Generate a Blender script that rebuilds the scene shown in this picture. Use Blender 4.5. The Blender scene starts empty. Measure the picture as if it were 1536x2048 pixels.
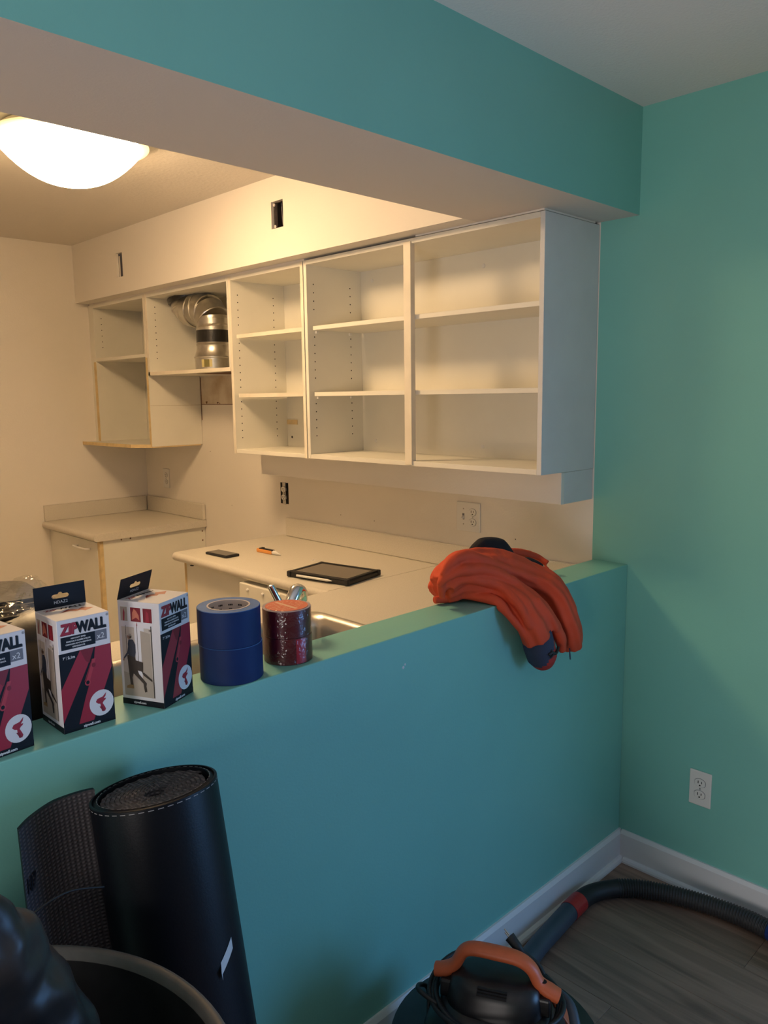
import bpy, bmesh, math, random
from mathutils import Vector, Matrix, noise
random.seed(7)
C = bpy.context.scene.collection
SC = bpy.context.scene
PI = math.pi

# ------------------------------------------------------------------ camera
cd = bpy.data.cameras.new('camera'); cam = bpy.data.objects.new('camera', cd); C.objects.link(cam)
yaw, pit, rol = 0.7751, -0.1457, -0.0125
fw = Vector((math.sin(yaw)*math.cos(pit), math.cos(yaw)*math.cos(pit), math.sin(pit)))
rt = Vector((math.cos(yaw), -math.sin(yaw), 0)); up = rt.cross(fw)
r2 = math.cos(rol)*rt + math.sin(rol)*up; u2 = -math.sin(rol)*rt + math.cos(rol)*up
M = Matrix.Identity(4)
for i, v in enumerate((r2, u2, -fw)):
    for j in range(3): M[j][i] = v[j]
M.translation = Vector((-2.332, -1.2419, 1.5843))
cam.matrix_world = M
cd.sensor_fit = 'VERTICAL'; cd.sensor_height = 24; cd.sensor_width = 18
cd.lens = 1570.3/2048*24; cd.clip_start = .01
SC.camera = cam

# ------------------------------------------------------------------ world, lights, exposure
W = bpy.data.worlds.new('dusk'); SC.world = W; W.use_nodes = True
W.node_tree.nodes['Background'].inputs[0].default_value = (.30, .46, .9, 1)
W.node_tree.nodes['Background'].inputs[1].default_value = .5
SC.view_settings.view_transform = 'Standard'; SC.view_settings.look = 'None'
SC.view_settings.gamma = 1; SC.view_settings.use_curve_mapping = False
SC.view_settings.exposure = 0.0
LAMP_STRENGTH = 70.0
def area(name, loc, direction, sx, sy, power, col):
    l = bpy.data.lights.new(name, 'AREA'); l.shape = 'RECTANGLE'; l.size = sx; l.size_y = sy
    l.energy = power; l.color = col
    o = bpy.data.objects.new(name, l); C.objects.link(o); o.location = loc
    o.rotation_euler = Vector(direction).to_track_quat('-Z', 'Y').to_euler(); return o
area('daylight_through_patio_window', (.14, -2.25, .80), (-1, .35, -.45), 1.0, 1.1, 30.0, (.24, .54, 1.05))
# added fill light from the left side of the living room, no doorway built
area('left_fill_light', (-4.2, -1.35, 1.1), (1, 0, .3), .9, 1.9, 56.0, (1, .89, .84))

# ------------------------------------------------------------------ materials
def nd(nt, t, **kw):
    n = nt.nodes.new(t)
    for k, v in kw.items():
        if k in n.inputs: n.inputs[k].default_value = v
        else: setattr(n, k, v)
    return n
def mat(name, col, rough=.6, metal=0, bump=0, bscale=200, var=0, vscale=6, spec=.5, emit=None, es=0, coat=0, col2=None, trans=0):
    m = bpy.data.materials.new(name); m.use_nodes = True; nt = m.node_tree; b = nt.nodes['Principled BSDF']
    b.inputs['Base Color'].default_value = (*col, 1); b.inputs['Roughness'].default_value = rough
    b.inputs['Metallic'].default_value = metal; b.inputs['Specular IOR Level'].default_value = spec
    b.inputs['Coat Weight'].default_value = coat
    if trans: b.inputs['Transmission Weight'].default_value = trans
    if emit: b.inputs['Emission Color'].default_value = (*emit, 1); b.inputs['Emission Strength'].default_value = es
    tc = nd(nt, 'ShaderNodeTexCoord')
    if bump:
        n = nd(nt, 'ShaderNodeTexNoise', Scale=bscale, Detail=3.0); bp = nd(nt, 'ShaderNodeBump', Strength=bump, Distance=.002)
        nt.links.new(tc.outputs['Object'], n.inputs['Vector']); nt.links.new(n.outputs['Fac'], bp.inputs['Height']); nt.links.new(bp.outputs[0], b.inputs['Normal'])
    if var or col2:
        n = nd(nt, 'ShaderNodeTexNoise', Scale=vscale, Detail=4.0); r = nd(nt, 'ShaderNodeMix', data_type='RGBA')
        c2 = col2 or tuple(max(0, c*(1-var)) for c in col)
        rp = nd(nt, 'ShaderNodeMapRange'); rp.inputs[1].default_value = .4; rp.inputs[2].default_value = .65
        nt.links.new(tc.outputs['Object'], n.inputs['Vector']); nt.links.new(n.outputs['Fac'], rp.inputs[0]); nt.links.new(rp.outputs[0], r.inputs[0])
        r.inputs[6].default_value = (*col, 1); r.inputs[7].default_value = (*c2, 1)
        nt.links.new(r.outputs[2], b.inputs['Base Color'])
    return m
TEAL = mat('teal_wall_paint', (.21, .54, .475), .42, bump=.12, bscale=180, var=.04, vscale=3)
CREAM = mat('cream_wall_paint', (.80, .76, .70), .6, bump=.25, bscale=140, var=.03, vscale=2)
WHITEC = mat('ceiling_paint', (.86, .80, .77), .75, bump=.5, bscale=120)
KCEIL = mat('textured_kitchen_ceiling', (.70, .66, .60), .6, bump=1.0, bscale=70)
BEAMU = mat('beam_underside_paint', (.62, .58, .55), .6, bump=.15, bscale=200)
TRIM = mat('white_trim_paint', (.72, .72, .74), .4, bump=.05)
MEL = mat('white_melamine', (.78, .76, .68), .45, bump=.08, bscale=400, var=.04, vscale=5)
MELE = mat('melamine_edge', (.80, .74, .62), .5, var=.1, vscale=10)
MELG = mat('side_panel_white', (.70, .70, .70), .5, bump=.15, bscale=200, var=.05, vscale=8)
RAW = mat('raw_board_edge', (.72, .56, .30), .7, var=.15, vscale=30)
LAM = mat('speckled_laminate', (.66, .62, .54), .4, var=.10, vscale=260)
DARK = mat('dark_hole', (.008, .007, .006), .9)
WPLAS = mat('white_plastic', (.76, .75, .72), .35)
STEEL = mat('brushed_steel', (.55, .53, .5), .32, metal=1, bump=.1, bscale=300)
CHROME = mat('chrome', (.8, .8, .8), .1, metal=1)
GALV = mat('galvanised_duct', (.62, .60, .55), .3, metal=1, bump=.15, bscale=60, var=.15, vscale=30)
BLKTAPE = mat('black_duct_tape', (.012, .012, .012), .3, bump=.4, bscale=120)
BLK = mat('black_rubber', (.012, .012, .014), .55)
BLKG = mat('black_satin_plastic', (.018, .018, .02), .35, var=.4, vscale=20)
GREYP = mat('grey_rim_plastic', (.10, .095, .09), .6, var=.2, vscale=30)
ORP = mat('orange_plastic', (.62, .13, .045), .45, var=.1, vscale=30)
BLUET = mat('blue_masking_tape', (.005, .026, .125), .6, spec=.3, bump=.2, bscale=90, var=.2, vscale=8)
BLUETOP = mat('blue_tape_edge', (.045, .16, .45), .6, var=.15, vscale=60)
CORE = mat('tape_core_card', (.62, .56, .54), .7)
REDT = mat('red_tape', (.12, .006, .010), .35, var=.35, vscale=14, coat=.1)
REDB = mat('bright_red_tape', (.42, .012, .03), .3, coat=.4)
REDTOP = mat('orange_red_label', (.75, .17, .08), .5)
PEACH = mat('pale_label_print', (.85, .50, .32), .5)
LAV = mat('milky_tape_edge', (.45, .36, .38), .5)
CARD = mat('white_carton', (.74, .72, .76), .4, coat=.2)
PBLK = mat('black_print', (.006, .007, .012), .5, spec=.3)
PRED = mat('red_print', (.33, .018, .04), .4, coat=.2)
PRED2 = mat('dark_red_print', (.20, .010, .02), .4)
PRED3 = mat('bright_red_print', (.45, .04, .06), .4)  # brighter red ink of the pole picture
PGREY = mat('grey_print', (.16, .16, .19), .4)
PWHT = mat('white_print', (.72, .72, .76), .5)
PSAL = mat('salmon_print', (.52, .16, .10), .5)
PBEI = mat('beige_print', (.42, .36, .30), .5)
PBEI2 = mat('pale_beige_print', (.56, .50, .44), .5)
PNAVY = mat('navy_print', (.035, .045, .07), .5)
PBROWN = mat('dark_brown_print', (.04, .028, .02), .5)
PTAN = mat('tan_print', (.30, .18, .07), .5)
PSKIN = mat('tan_face_print', (.32, .18, .12), .5)
JORG = mat('orange_jacket_fabric', (.68, .075, .022), .75, bump=.25, bscale=500, var=.08, vscale=8)
JRED = mat('red_jacket_hem', (.42, .03, .02), .75, bump=.25, bscale=500)
JNAV = mat('navy_jacket_lining', (.035, .045, .085), .8, bump=.3, bscale=500)
JBLK = mat('black_jacket_lining', (.008, .007, .012), .9, bump=.2, bscale=400)
MATB = mat('black_vinyl_mat', (.004, .005, .009), .45, spec=.3, bump=.1, bscale=300)
PAPER = mat('white_paper_label', (.66, .66, .68), .6)
SCREEN = mat('dark_glass_screen', (.16, .14, .12), .12, var=.15, vscale=60)
SCREEN2 = mat('phone_glass', (.12, .11, .10), .15)
ORTOOL = mat('tester_orange', (.75, .32, .08), .5)
STAIN = mat('grease_stained_paint', (.70, .62, .50), .6, bump=.2, col2=(.50, .38, .25), vscale=7)
RUST = mat('brown_grease_seam', (.20, .09, .035), .8, var=.5, vscale=40)
NAVYC = mat('navy_blue_plastic', (.01, .03, .16), .4)
SLATE = mat('slate_grey_tube', (.045, .06, .085), .4, var=.15, vscale=12)
REDBAND = mat('red_electrical_tape', (.38, .02, .02), .35, bump=.4, bscale=80)
HOSE = mat('grey_black_hose', (.028, .028, .030), .5)

def mat_wood():
    m = bpy.data.materials.new('grey_brown_plank'); m.use_nodes = True; nt = m.node_tree; b = nt.nodes['Principled BSDF']
    b.inputs['Roughness'].default_value = .5
    tc = nd(nt, 'ShaderNodeTexCoord'); oi = nd(nt, 'ShaderNodeObjectInfo'); mp = nd(nt, 'ShaderNodeMapping')
    mp.inputs['Scale'].default_value = (26, 2.2, 1); add = nd(nt, 'ShaderNodeVectorMath', operation='ADD')
    mul = nd(nt, 'ShaderNodeMath', operation='MULTIPLY'); mul.inputs[1].default_value = 37
    nt.links.new(oi.outputs['Random'], mul.inputs[0]); nt.links.new(tc.outputs['Object'], add.inputs[0]); nt.links.new(mul.outputs[0], add.inputs[1])
    nt.links.new(add.outputs[0], mp.inputs['Vector'])
    n = nd(nt, 'ShaderNodeTexNoise', Scale=1.0, Detail=6.0, Distortion=1.2); nt.links.new(mp.outputs[0], n.inputs['Vector'])
    cr = nd(nt, 'ShaderNodeValToRGB'); cr.color_ramp.elements[0].position = .3; cr.color_ramp.elements[0].color = (.15, .095, .070, 1)
    cr.color_ramp.elements[1].position = .7; cr.color_ramp.elements[1].color = (.31, .20, .145, 1)
    nt.links.new(n.outputs['Fac'], cr.inputs[0])
    hv = nd(nt, 'ShaderNodeHueSaturation'); mr = nd(nt, 'ShaderNodeMapRange'); mr.inputs[3].default_value = .9; mr.inputs[4].default_value = 1.12
    nt.links.new(oi.outputs['Random'], mr.inputs[0]); nt.links.new(mr.outputs[0], hv.inputs['Value']); nt.links.new(cr.outputs[0], hv.inputs['Color'])
    nt.links.new(hv.outputs[0], b.inputs['Base Color'])
    bp = nd(nt, 'ShaderNodeBump', Strength=.2, Distance=.001); nt.links.new(n.outputs['Fac'], bp.inputs['Height']); nt.links.new(bp.outputs[0], b.inputs['Normal'])
    return m
PLANK = mat_wood()
def mat_matback():
    m = mat('grey_dimpled_mat_back', (.085, .078, .085), .8); nt = m.node_tree; b = nt.nodes['Principled BSDF']
    tc = nd(nt, 'ShaderNodeTexCoord'); v = nd(nt, 'ShaderNodeTexWave', Scale=55.0, Distortion=0.0); v.bands_direction = 'Z'; v.wave_profile='SIN'
    v2 = nd(nt, 'ShaderNodeTexWave', Scale=40.0); v2.bands_direction = 'X'
    a = nd(nt, 'ShaderNodeMath', operation='MULTIPLY')
    for w in (v, v2): nt.links.new(tc.outputs['Object'], w.inputs['Vector'])
    nt.links.new(v.outputs['Fac'], a.inputs[0]); nt.links.new(v2.outputs['Fac'], a.inputs[1])
    bp = nd(nt, 'ShaderNodeBump', Strength=.9, Distance=.002); nt.links.new(a.outputs[0], bp.inputs['Height']); nt.links.new(bp.outputs[0], b.inputs['Normal'])
    mx = nd(nt, 'ShaderNodeMix', data_type='RGBA'); mx.inputs[6].default_value = (.05, .045, .05, 1); mx.inputs[7].default_value = (.14, .125, .135, 1)
    nt.links.new(a.outputs[0], mx.inputs[0]); nt.links.new(mx.outputs[2], b.inputs['Base Color'])
    return m
MATBACK = mat_matback()
def mat_film(name, col, gloss, alpha, bump=.6, bs=40, rough=.12):
    m = bpy.data.materials.new(name); m.use_nodes = True; nt = m.node_tree; nt.nodes.clear()
    out = nd(nt, 'ShaderNodeOutputMaterial'); t = nd(nt, 'ShaderNodeBsdfTransparent'); t.inputs[0].default_value = (*col, 1)
    g = nd(nt, 'ShaderNodeBsdfGlossy', Roughness=rough); g.inputs[0].default_value = (*gloss, 1); mx = nd(nt, 'ShaderNodeMixShader'); mx.inputs[0].default_value = alpha
    tc = nd(nt, 'ShaderNodeTexCoord'); n = nd(nt, 'ShaderNodeTexNoise', Scale=bs, Detail=3.0); bp = nd(nt, 'ShaderNodeBump', Strength=bump, Distance=.01)
    nt.links.new(tc.outputs['Object'], n.inputs['Vector']); nt.links.new(n.outputs['Fac'], bp.inputs['Height']); nt.links.new(bp.outputs[0], g.inputs['Normal'])
    nt.links.new(t.outputs[0], mx.inputs[1]); nt.links.new(g.outputs[0], mx.inputs[2]); nt.links.new(mx.outputs[0], out.inputs[0]); return m
FILM = mat_film('clear_crumpled_film', (.95, .95, .94), (1, 1, 1), .13)
PANE = mat_film('window_glass', (.95, .97, 1), (1, 1, 1), .06, bump=0, rough=.02)
BAGM = mat('black_bag_plastic', (.012, .011, .014), .38, spec=.35, bump=.5, bscale=25, col2=(.05, .04, .035), vscale=7)
SHEET = mat('black_folded_sheeting', (.022, .017, .013), .35, bump=.3, bscale=30)

# ------------------------------------------------------------------ mesh helpers
def origin(p):
    v = Vector((0, 0, 0))
    while p is not None: v = v + p.location; p = p.parent
    return v
class MB:
    def __init__(s): s.v = []; s.f = []; s.m = []
    def face(s, pts, m=0):
        i = len(s.v); s.v += [tuple(p) for p in pts]; s.f.append(tuple(range(i, i+len(pts)))); s.m.append(m)
    def box(s, x0, x1, y0, y1, z0, z1, m=0):
        x0, x1 = min(x0, x1), max(x0, x1); y0, y1 = min(y0, y1), max(y0, y1); z0, z1 = min(z0, z1), max(z0, z1)
        i = len(s.v)
        s.v += [(x0,y0,z0),(x1,y0,z0),(x1,y1,z0),(x0,y1,z0),(x0,y0,z1),(x1,y0,z1),(x1,y1,z1),(x0,y1,z1)]
        for f in ((3,2,1,0),(4,5,6,7),(0,1,5,4),(1,2,6,5),(2,3,7,6),(3,0,4,7)):
            s.f.append(tuple(i+k for k in f)); s.m.append(m)
        return s
    def prism(s, pts, ext, m=0, m2=None):
        """polygon pts (3-D, ccw seen from outside) extruded by -ext vector"""
        n = len(pts); i = len(s.v); e = Vector(ext)
        s.v += [tuple(Vector(p)) for p in pts] + [tuple(Vector(p)-e) for p in pts]
        s.f.append(tuple(range(i, i+n))); s.m.append(m)
        s.f.append(tuple(range(i+2*n-1, i+n-1, -1))); s.m.append(m)
        for k in range(n):
            a, b = i+k, i+(k+1) % n
            s.f.append((b, a, a+n, b+n)); s.m.append(m if m2 is None else m2)
        return s
    def tube(s, path, rad, n=16, m=0, cap=True, flat=1, shape=None, upv=(0, 0, 1)):
        P = [Vector(p) for p in path]; R = rad if isinstance(rad, (list, tuple)) else [rad]*len(P)
        i0 = len(s.v); nrm = None
        for k, p in enumerate(P):
            t = (P[min(k+1, len(P)-1)] - P[max(k-1, 0)]).normalized()
            if nrm is None:
                nrm = Vector(upv); nrm = (nrm - t*nrm.dot(t))
                if nrm.length < 1e-4: nrm = Vector((1, 0, 0)) - t*t.x
                nrm.normalize()
            else: nrm = (nrm - t*nrm.dot(t)).normalized()
            bn = t.cross(nrm)
            for j in range(n):
                a = 2*PI*j/n; r = R[k]*(shape(a, k/(len(P)-1)) if shape else 1)
                s.v.append(tuple(p + nrm*math.cos(a)*r + bn*math.sin(a)*r*flat))
        for k in range(len(P)-1):
            for j in range(n):
                a = i0+k*n+j; b = i0+k*n+(j+1) % n; s.f.append((a, b, b+n, a+n)); s.m.append(m)
        if cap:
            s.f.append(tuple(i0+j for j in range(n-1, -1, -1))); s.m.append(m)
            s.f.append(tuple(i0+(len(P)-1)*n+j for j in range(n))); s.m.append(m)
        return s
    def lathe(s, prof, c=(0, 0, 0), n=32, m=0, axis=(0, 0, 1), close=True):
        """prof: list of (r, z[, mat]) ; outline turned about axis through c"""
        ax = Vector(axis).normalized(); q = Vector((0, 0, 1)).rotation_difference(ax); c = Vector(c); i0 = len(s.v)
        for p in prof:
            for j in range(n):
                a = 2*PI*j/n; s.v.append(tuple(c + q @ Vector((p[0]*math.cos(a), p[0]*math.sin(a), p[1]))))
        for k in range(len(prof)-1):
            mm = prof[k+1][2] if len(prof[k+1]) > 2 else m
            for j in range(n):
                a = i0+k*n+j; b = i0+k*n+(j+1) % n; s.f.append((a, b, b+n, a+n)); s.m.append(mm)
        if close:
            s.f.append(tuple(i0+j for j in range(n-1, -1, -1))); s.m.append(m)
            s.f.append(tuple(i0+(len(prof)-1)*n+j for j in range(n))); s.m.append(prof[-1][2] if len(prof[-1]) > 2 else m)
        return s
    def build(s, name, mats, parent=None, smooth=False, bevel=0, seg=2, local=False, recenter=False, kind=None, label=None, angle=None):
        me = bpy.data.meshes.new(name); me.from_pydata(s.v, [], s.f)
        if not isinstance(mats, (list, tuple)): mats = [mats]
        for x in mats: me.materials.append(x)
        me.polygons.foreach_set('material_index', s.m)
        bm = bmesh.new(); bm.from_mesh(me); bmesh.ops.remove_doubles(bm, verts=bm.verts, dist=1e-6)
        bmesh.ops.recalc_face_normals(bm, faces=bm.faces); bm.to_mesh(me); bm.free()
        o = bpy.data.objects.new(name, me); C.objects.link(o)
        if parent is not None:
            o.parent = parent
            if not local:
                off = origin(parent); me.transform(Matrix.Translation(-off))
        elif recenter:
            xs = [v.co.copy() for v in me.vertices]
            c = Vector(((min(v.x for v in xs)+max(v.x for v in xs))/2, (min(v.y for v in xs)+max(v.y for v in xs))/2, min(v.z for v in xs)))
            me.transform(Matrix.Translation(-c)); o.location = c
        if smooth:
            me.polygons.foreach_set('use_smooth', [True]*len(me.polygons)); me.update()
            if angle: me.set_sharp_from_angle(angle=math.radians(angle))
        if bevel:
            b = o.modifiers.new('bevel', 'BEVEL'); b.width = bevel; b.segments = seg; b.limit_method = 'ANGLE'
        if kind: o['kind'] = kind
        if label: o['label'] = label
        return o
def tag(o, label, cat, group=None):
    o['label'] = label; o['category'] = cat
    if group: o['group'] = group
    return o
def thing(name, label, cat, loc=(0, 0, 0), rz=0, group=None):
    o = bpy.data.objects.new(name, None); C.objects.link(o); o.location = loc; o.rotation_euler = (0, 0, rz); o.empty_display_size = .05
    return tag(o, label, cat, group)
def struct(name, mb, m, **kw): return mb.build(name, m, kind='structure', **kw)
def smoothpath(P, sub=6):
    P = [Vector(p) for p in P]; out = []
    for i in range(len(P)-1):
        p0 = P[max(i-1, 0)]; p1 = P[i]; p2 = P[i+1]; p3 = P[min(i+2, len(P)-1)]
        for k in range(sub):
            t = k/sub
            out.append(.5*((2*p1)+(-p0+p2)*t+(2*p0-5*p1+4*p2-p3)*t*t+(-p0+3*p1-3*p2+p3)*t**3))
    out.append(P[-1]); return out
def lerplist(v, n):
    out = []
    for i in range(n):
        t = i/(n-1)*(len(v)-1); k = min(int(t), len(v)-2); out.append(v[k]*(1-(t-k))+v[k+1]*(t-k))
    return out
def text_faces(txt, size, bold=0, shear=0, align='LEFT'):
    """flat glyph triangles as 2-D point lists, from Blender's built-in font"""
    cu = bpy.data.curves.new('glyphs', 'FONT'); cu.body = txt; cu.size = size; cu.offset = bold; cu.shear = shear; cu.align_x = align
    cu.resolution_u = 3
    o = bpy.data.objects.new('glyphs', cu); C.objects.link(o); dg = bpy.context.evaluated_depsgraph_get()
    me = bpy.data.meshes.new_from_object(o.evaluated_get(dg)); 
    P = [[(me.vertices[i].co.x, me.vertices[i].co.y) for i in p.vertices] for p in me.polygons]
    bpy.data.objects.remove(o); bpy.data.curves.remove(cu); bpy.data.meshes.remove(me)
    return P

TXT = {}
def tfaces(*k):
    if k not in TXT: TXT[k] = text_faces(*k)
    return TXT[k]
for _k in (('ZIP', .0250, .0011, .10, 'LEFT'), ('WALL', .0250, .0011, .0, 'LEFT'), ('\u00ae', .006, 0, 0, 'LEFT'), ('HEAVY-DUTY ZIPPER', .0033, .0001, 0, 'CENTER'),
           ('FERMETURE À GLISSIÈRE ROBUSTE', .0033, .0001, 0, 'CENTER'), ('CREMALLERA DE ALTA RESISTENCIA', .0033, .0001, 0, 'CENTER'), ('REISSVERSCHLUSS', .0033, .0001, 0, 'CENTER'),
           ('x2', .0135, 0, 0, 'LEFT'), ("7'", .0062, .0001, 0, 'LEFT'), ('2,1m', .0062, .0002, 0, 'LEFT'), ('zipwall.com', .0062, .0003, 0, 'CENTER'), ('zipwall.com', .0058, .0002, 0, 'CENTER'),
           ('ZIP', .019, .0006, .0, 'LEFT'), ('WALL', .019, .0008, .0, 'LEFT'), ('HDAZ2', .0075, 0, 0, 'CENTER'), ('107', .030, .0006, .1, 'LEFT')): tfaces(*_k)

# ================================================================== STRUCTURE
ZC = 2.44; ZH = 2.127; ZP = 1.031; T = .128; TH = .39; D = 3.22; SX = -.377
XL = -4.3; YB = -4.6; CX_F = -.303
# floor: bed plus individual planks running along Y
fl = struct('floor', MB().box(XL, .1, YB, D+.1, -.06, -.008), mat('subfloor', (.10, .08, .06), .9))
PW = .19; seam = -.247
k0 = int((XL-seam)/PW)-1
pm = {}
for k in range(k0, 3):
    x0 = max(seam+k*PW, XL); x1 = min(seam+(k+1)*PW, 0.0)
    if x1-x0 < .02: continue
    y = YB - ((k*0.47+.80) % 1.22); 
    while y < 0:
        a, b = max(y, YB), min(y+1.22, 0.0)
        if b-a > .03:
            key = (round(x1-x0, 3), round(b-a, 3))
            if key not in pm:
                o = MB().box(-(x1-x0)/2+.0004, (x1-x0)/2-.0004, -(b-a)/2+.0004, (b-a)/2-.0004, -.008, 0).build('plank', PLANK, fl, local=True, bevel=.0005, seg=1)
                pm[key] = o
            else:
                o = pm[key].copy(); C.objects.link(o); o.parent = fl
            o.location = ((x0+x1)/2, (a+b)/2, 0)
        y += 1.22
MB().box(-2.7, 0, T, D, -.008, -.001).build('vinyl_sheet', mat('kitchen_vinyl', (.60, .54, .45), .5, var=.1), fl)
struct('ceiling', MB().box(XL, .1, YB, .2, ZC, ZC+.1), WHITEC)
struct('ceiling_kitchen', MB().box(-2.8, .1, .2, D+.1, ZC, ZC+.1), KCEIL)
# right wall: living-room part with the patio window opening, kitchen part
WY0, WY1, WZ0, WZ1 = -3.05, -1.45, .08, 2.05
mb = MB(); mb.box(0, .1, WY1, .132, 0, ZC); mb.box(0, .1, YB, WY0, 0, ZC); mb.box(0, .1, WY0, WY1, WZ1, ZC); mb.box(0, .1, WY0, WY1, 0, WZ0)
struct('wall_right', mb, TEAL)
struct('wall_kitchen_right', MB().box(0, .1, .132, D+.1, 0, ZC), CREAM)
struct('wall_kitchen_back', MB().box(-2.8, 0, D, D+.1, 0, ZC), CREAM)
struct('wall_kitchen_left', MB().box(-2.8, -2.7, T, D, 0, ZC), CREAM)
struct('wall_back', MB().box(XL, .1, YB-.1, YB, 0, ZC), mat('back_wall_paint', (.62, .60, .56), .7))
mb = MB(); mb.box(XL-.1, XL, YB, .13, 0, ZC); mb.box(XL, -2.8, .0, .13, 0, ZC)
struct('wall_left', mb, TEAL)
# half wall between the rooms
mb = MB(); mb.box(-2.8, 0, 0, T, 0, ZP)
hw = struct('wall_partition', mb, TEAL, bevel=.003)
mb = MB()
for x, z, r in ((-1.058, .952, .004), (-1.052, .958, .003)):
    mb.lathe([(r, 0), (r*.6, .0008)], (x, 0, z), 8, axis=(0, -1, 0))
mb.build('paint_chip', PAPER, hw)
# header beam
mb = MB(); x0, x1 = -2.8, 0
mb.face([(x0,0,ZH),(x1,0,ZH),(x1,0,ZC),(x0,0,ZC)], 0)
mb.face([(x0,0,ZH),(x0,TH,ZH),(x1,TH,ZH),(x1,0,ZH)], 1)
mb.face([(x0,TH,ZH),(x0,TH,ZC),(x1,TH,ZC),(x1,TH,ZH)], 2)
mb.face([(x0,0,ZC),(x1,0,ZC),(x1,TH,ZC),(x0,TH,ZC)], 2); mb.face([(x0,0,ZH),(x0,0,ZC),(x0,TH,ZC),(x0,TH,ZH)], 2); mb.face([(x1,0,ZH),(x1,TH,ZH),(x1,TH,ZC),(x1,0,ZC)], 2)
struct('wall_header', mb, [TEAL, BEAMU, CREAM])
# soffit above the wall cabinets, drywall skin with two cut openings
mb = MB(); th = .013
holes = [(1.292, 1.368, 2.244, 2.346), (2.632, 2.698, 2.209, 2.328)]
ys = [TH, 1.292, 1.368, 2.632, 2.698, D]
for a, b in zip(ys[:-1], ys[1:]):
    hh = [h for h in holes if abs(h[0]-a) < 1e-6]
    if hh:
        mb.box(SX, SX+th, a, b, ZH, hh[0][2]); mb.box(SX, SX+th, a, b, hh[0][3], ZC)
    else: mb.box(SX, SX+th, a, b, ZH, ZC)
mb.box(SX+th, 0, TH, D, ZH, ZH+th)
mb.box(CX_F, -.02, 1.262, 3.21, ZH-.0095, ZH); mb.box(CX_F, -.02, .14, .66, ZH-.0055, ZH)
sof = struct('wall_soffit', mb, CREAM)
for hi, (a, b, z0, z1) in enumerate(holes):
    mb = MB(); w = .0025; d = .055
    x0 = SX+th+.001
    mb.box(x0, x0+d, a-w, a, z0-w, z1+w); mb.box(x0, x0+d, b, b+w, z0-w, z1+w); mb.box(x0, x0+d, a, b, z0-w, z0); mb.box(x0, x0+d, a, b, z1, z1+w)
    mb.box(x0+d, x0+d+w, a-w, b+w, z0-w, z1+w, 1)
    eb = mb.build('electrical_box', [mat('shaded_box_sides', (.035, .03, .028), .6, var=.3, vscale=40), DARK], sof)  # shade inside the opening is put into the colour of the box sides
    fw_ = .016 if hi == 0 else .030
    MB().box(x0, x0+fw_, b-.0015, b-.0002, z0+.001, z1-.001).box(x0, x0+fw_*.7, a+.002, b-.002, z1-.0015, z1-.0002).build('box_lip', mat('brown_box_lip', (.22, .18, .15), .7, var=.3, vscale=60) if hi == 0 else PGREY, eb)  # lip strip in a lighter tone than the box sides
    mb = MB()
    if hi == 0:
        mb.lathe([(.006, 0), (.006, .004)], (SX+.012, b-.008, z1-.010), 10, axis=(-1, 0, 0)); mb.lathe([(.006, 0), (.006, .004)], (SX+.012, b-.012, z0+.010), 10, axis=(-1, 0, 0))
        mb.build('mounting_ear', CORE, eb)
        MB().tube(smoothpath([(SX+.03, b-.028, z1-.002), (SX+.028, b-.032, z1-.02), (SX+.03, b-.034, z0+.03), (SX+.03, b-.04, z0)], 5), .0015, 6).build('wire', PGREY, eb)
    else:
        MB().tube(smoothpath([(SX+.03, b-.036, z1-.002), (SX+.028, b-.040, z1-.03), (SX+.03, b-.034, z0+.04), (SX+.03, b-.044, z0)], 5), .002, 6).build('wire', PGREY, eb)
        MB().box(SX+.0142, SX+.016, b-.012, b-.001, z0+.001, z1-.012).build('box_flange', CREAM, eb)
# baseboards with a bevelled top, quarter-round shoe
def board(p0, p1, nrm, name, zt=.106, t=.013, m=TRIM):
    p0, p1, n = Vector(p0), Vector(p1), Vector(nrm)
    prof = [(0, 0), (t, 0), (t, zt-.012), (t-.007, zt), (0, zt)]
    mb = MB(); A = [p0+n*a+Vector((0, 0, z)) for a, z in prof]; mb.prism(A, p0-p1)
    return struct(name, mb, m)
board((-2.8, 0, 0), (0, 0, 0), (0, -1, 0), 'baseboard_left')
board((0, WY1, 0), (0, -.013, 0), (-1, 0, 0), 'baseboard_right')
def shoe(p0, p1, nrm, name):
    p0, p1, n = Vector(p0), Vector(p1), Vector(nrm); prof = [(0, 0), (.016, 0), (.0155, .006), (.012, .012), (.006, .0155), (0, .016)]
    mb = MB(); mb.prism([p0+n*a+Vector((0, 0, z)) for a, z in prof], p0-p1); return struct(name, mb, TRIM)
shoe((-2.8, -.013, 0), (-.013, -.013, 0), (0, -1, 0), 'trim_1')
shoe((-.013, WY1, 0), (-.013, -.029, 0), (-1, 0, 0), 'trim_2')
# caulked edge of the teal paint at the cabinet wall
# patio window
win = MB(); t = .05
win.box(.02, .08, WY0, WY0+t, WZ0, WZ1); win.box(.02, .08, WY1-t, WY1, WZ0, WZ1); win.box(.02, .08, WY0+t, WY1-t, WZ0, WZ0+t); win.box(.02, .08, WY0+t, WY1-t, WZ1-t, WZ1)
win.box(.02, .08, -2.28, -2.22, WZ0+t, WZ1-t)
wn = struct('window_1', win, WPLAS, bevel=.003)
MB().box(.048, .052, WY0+t, -2.28, WZ0+t, WZ1-t).build('pane', PANE, wn); MB().box(.048, .052, -2.22, WY1-t, WZ0+t, WZ1-t).build('pane', PANE, wn)

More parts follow.
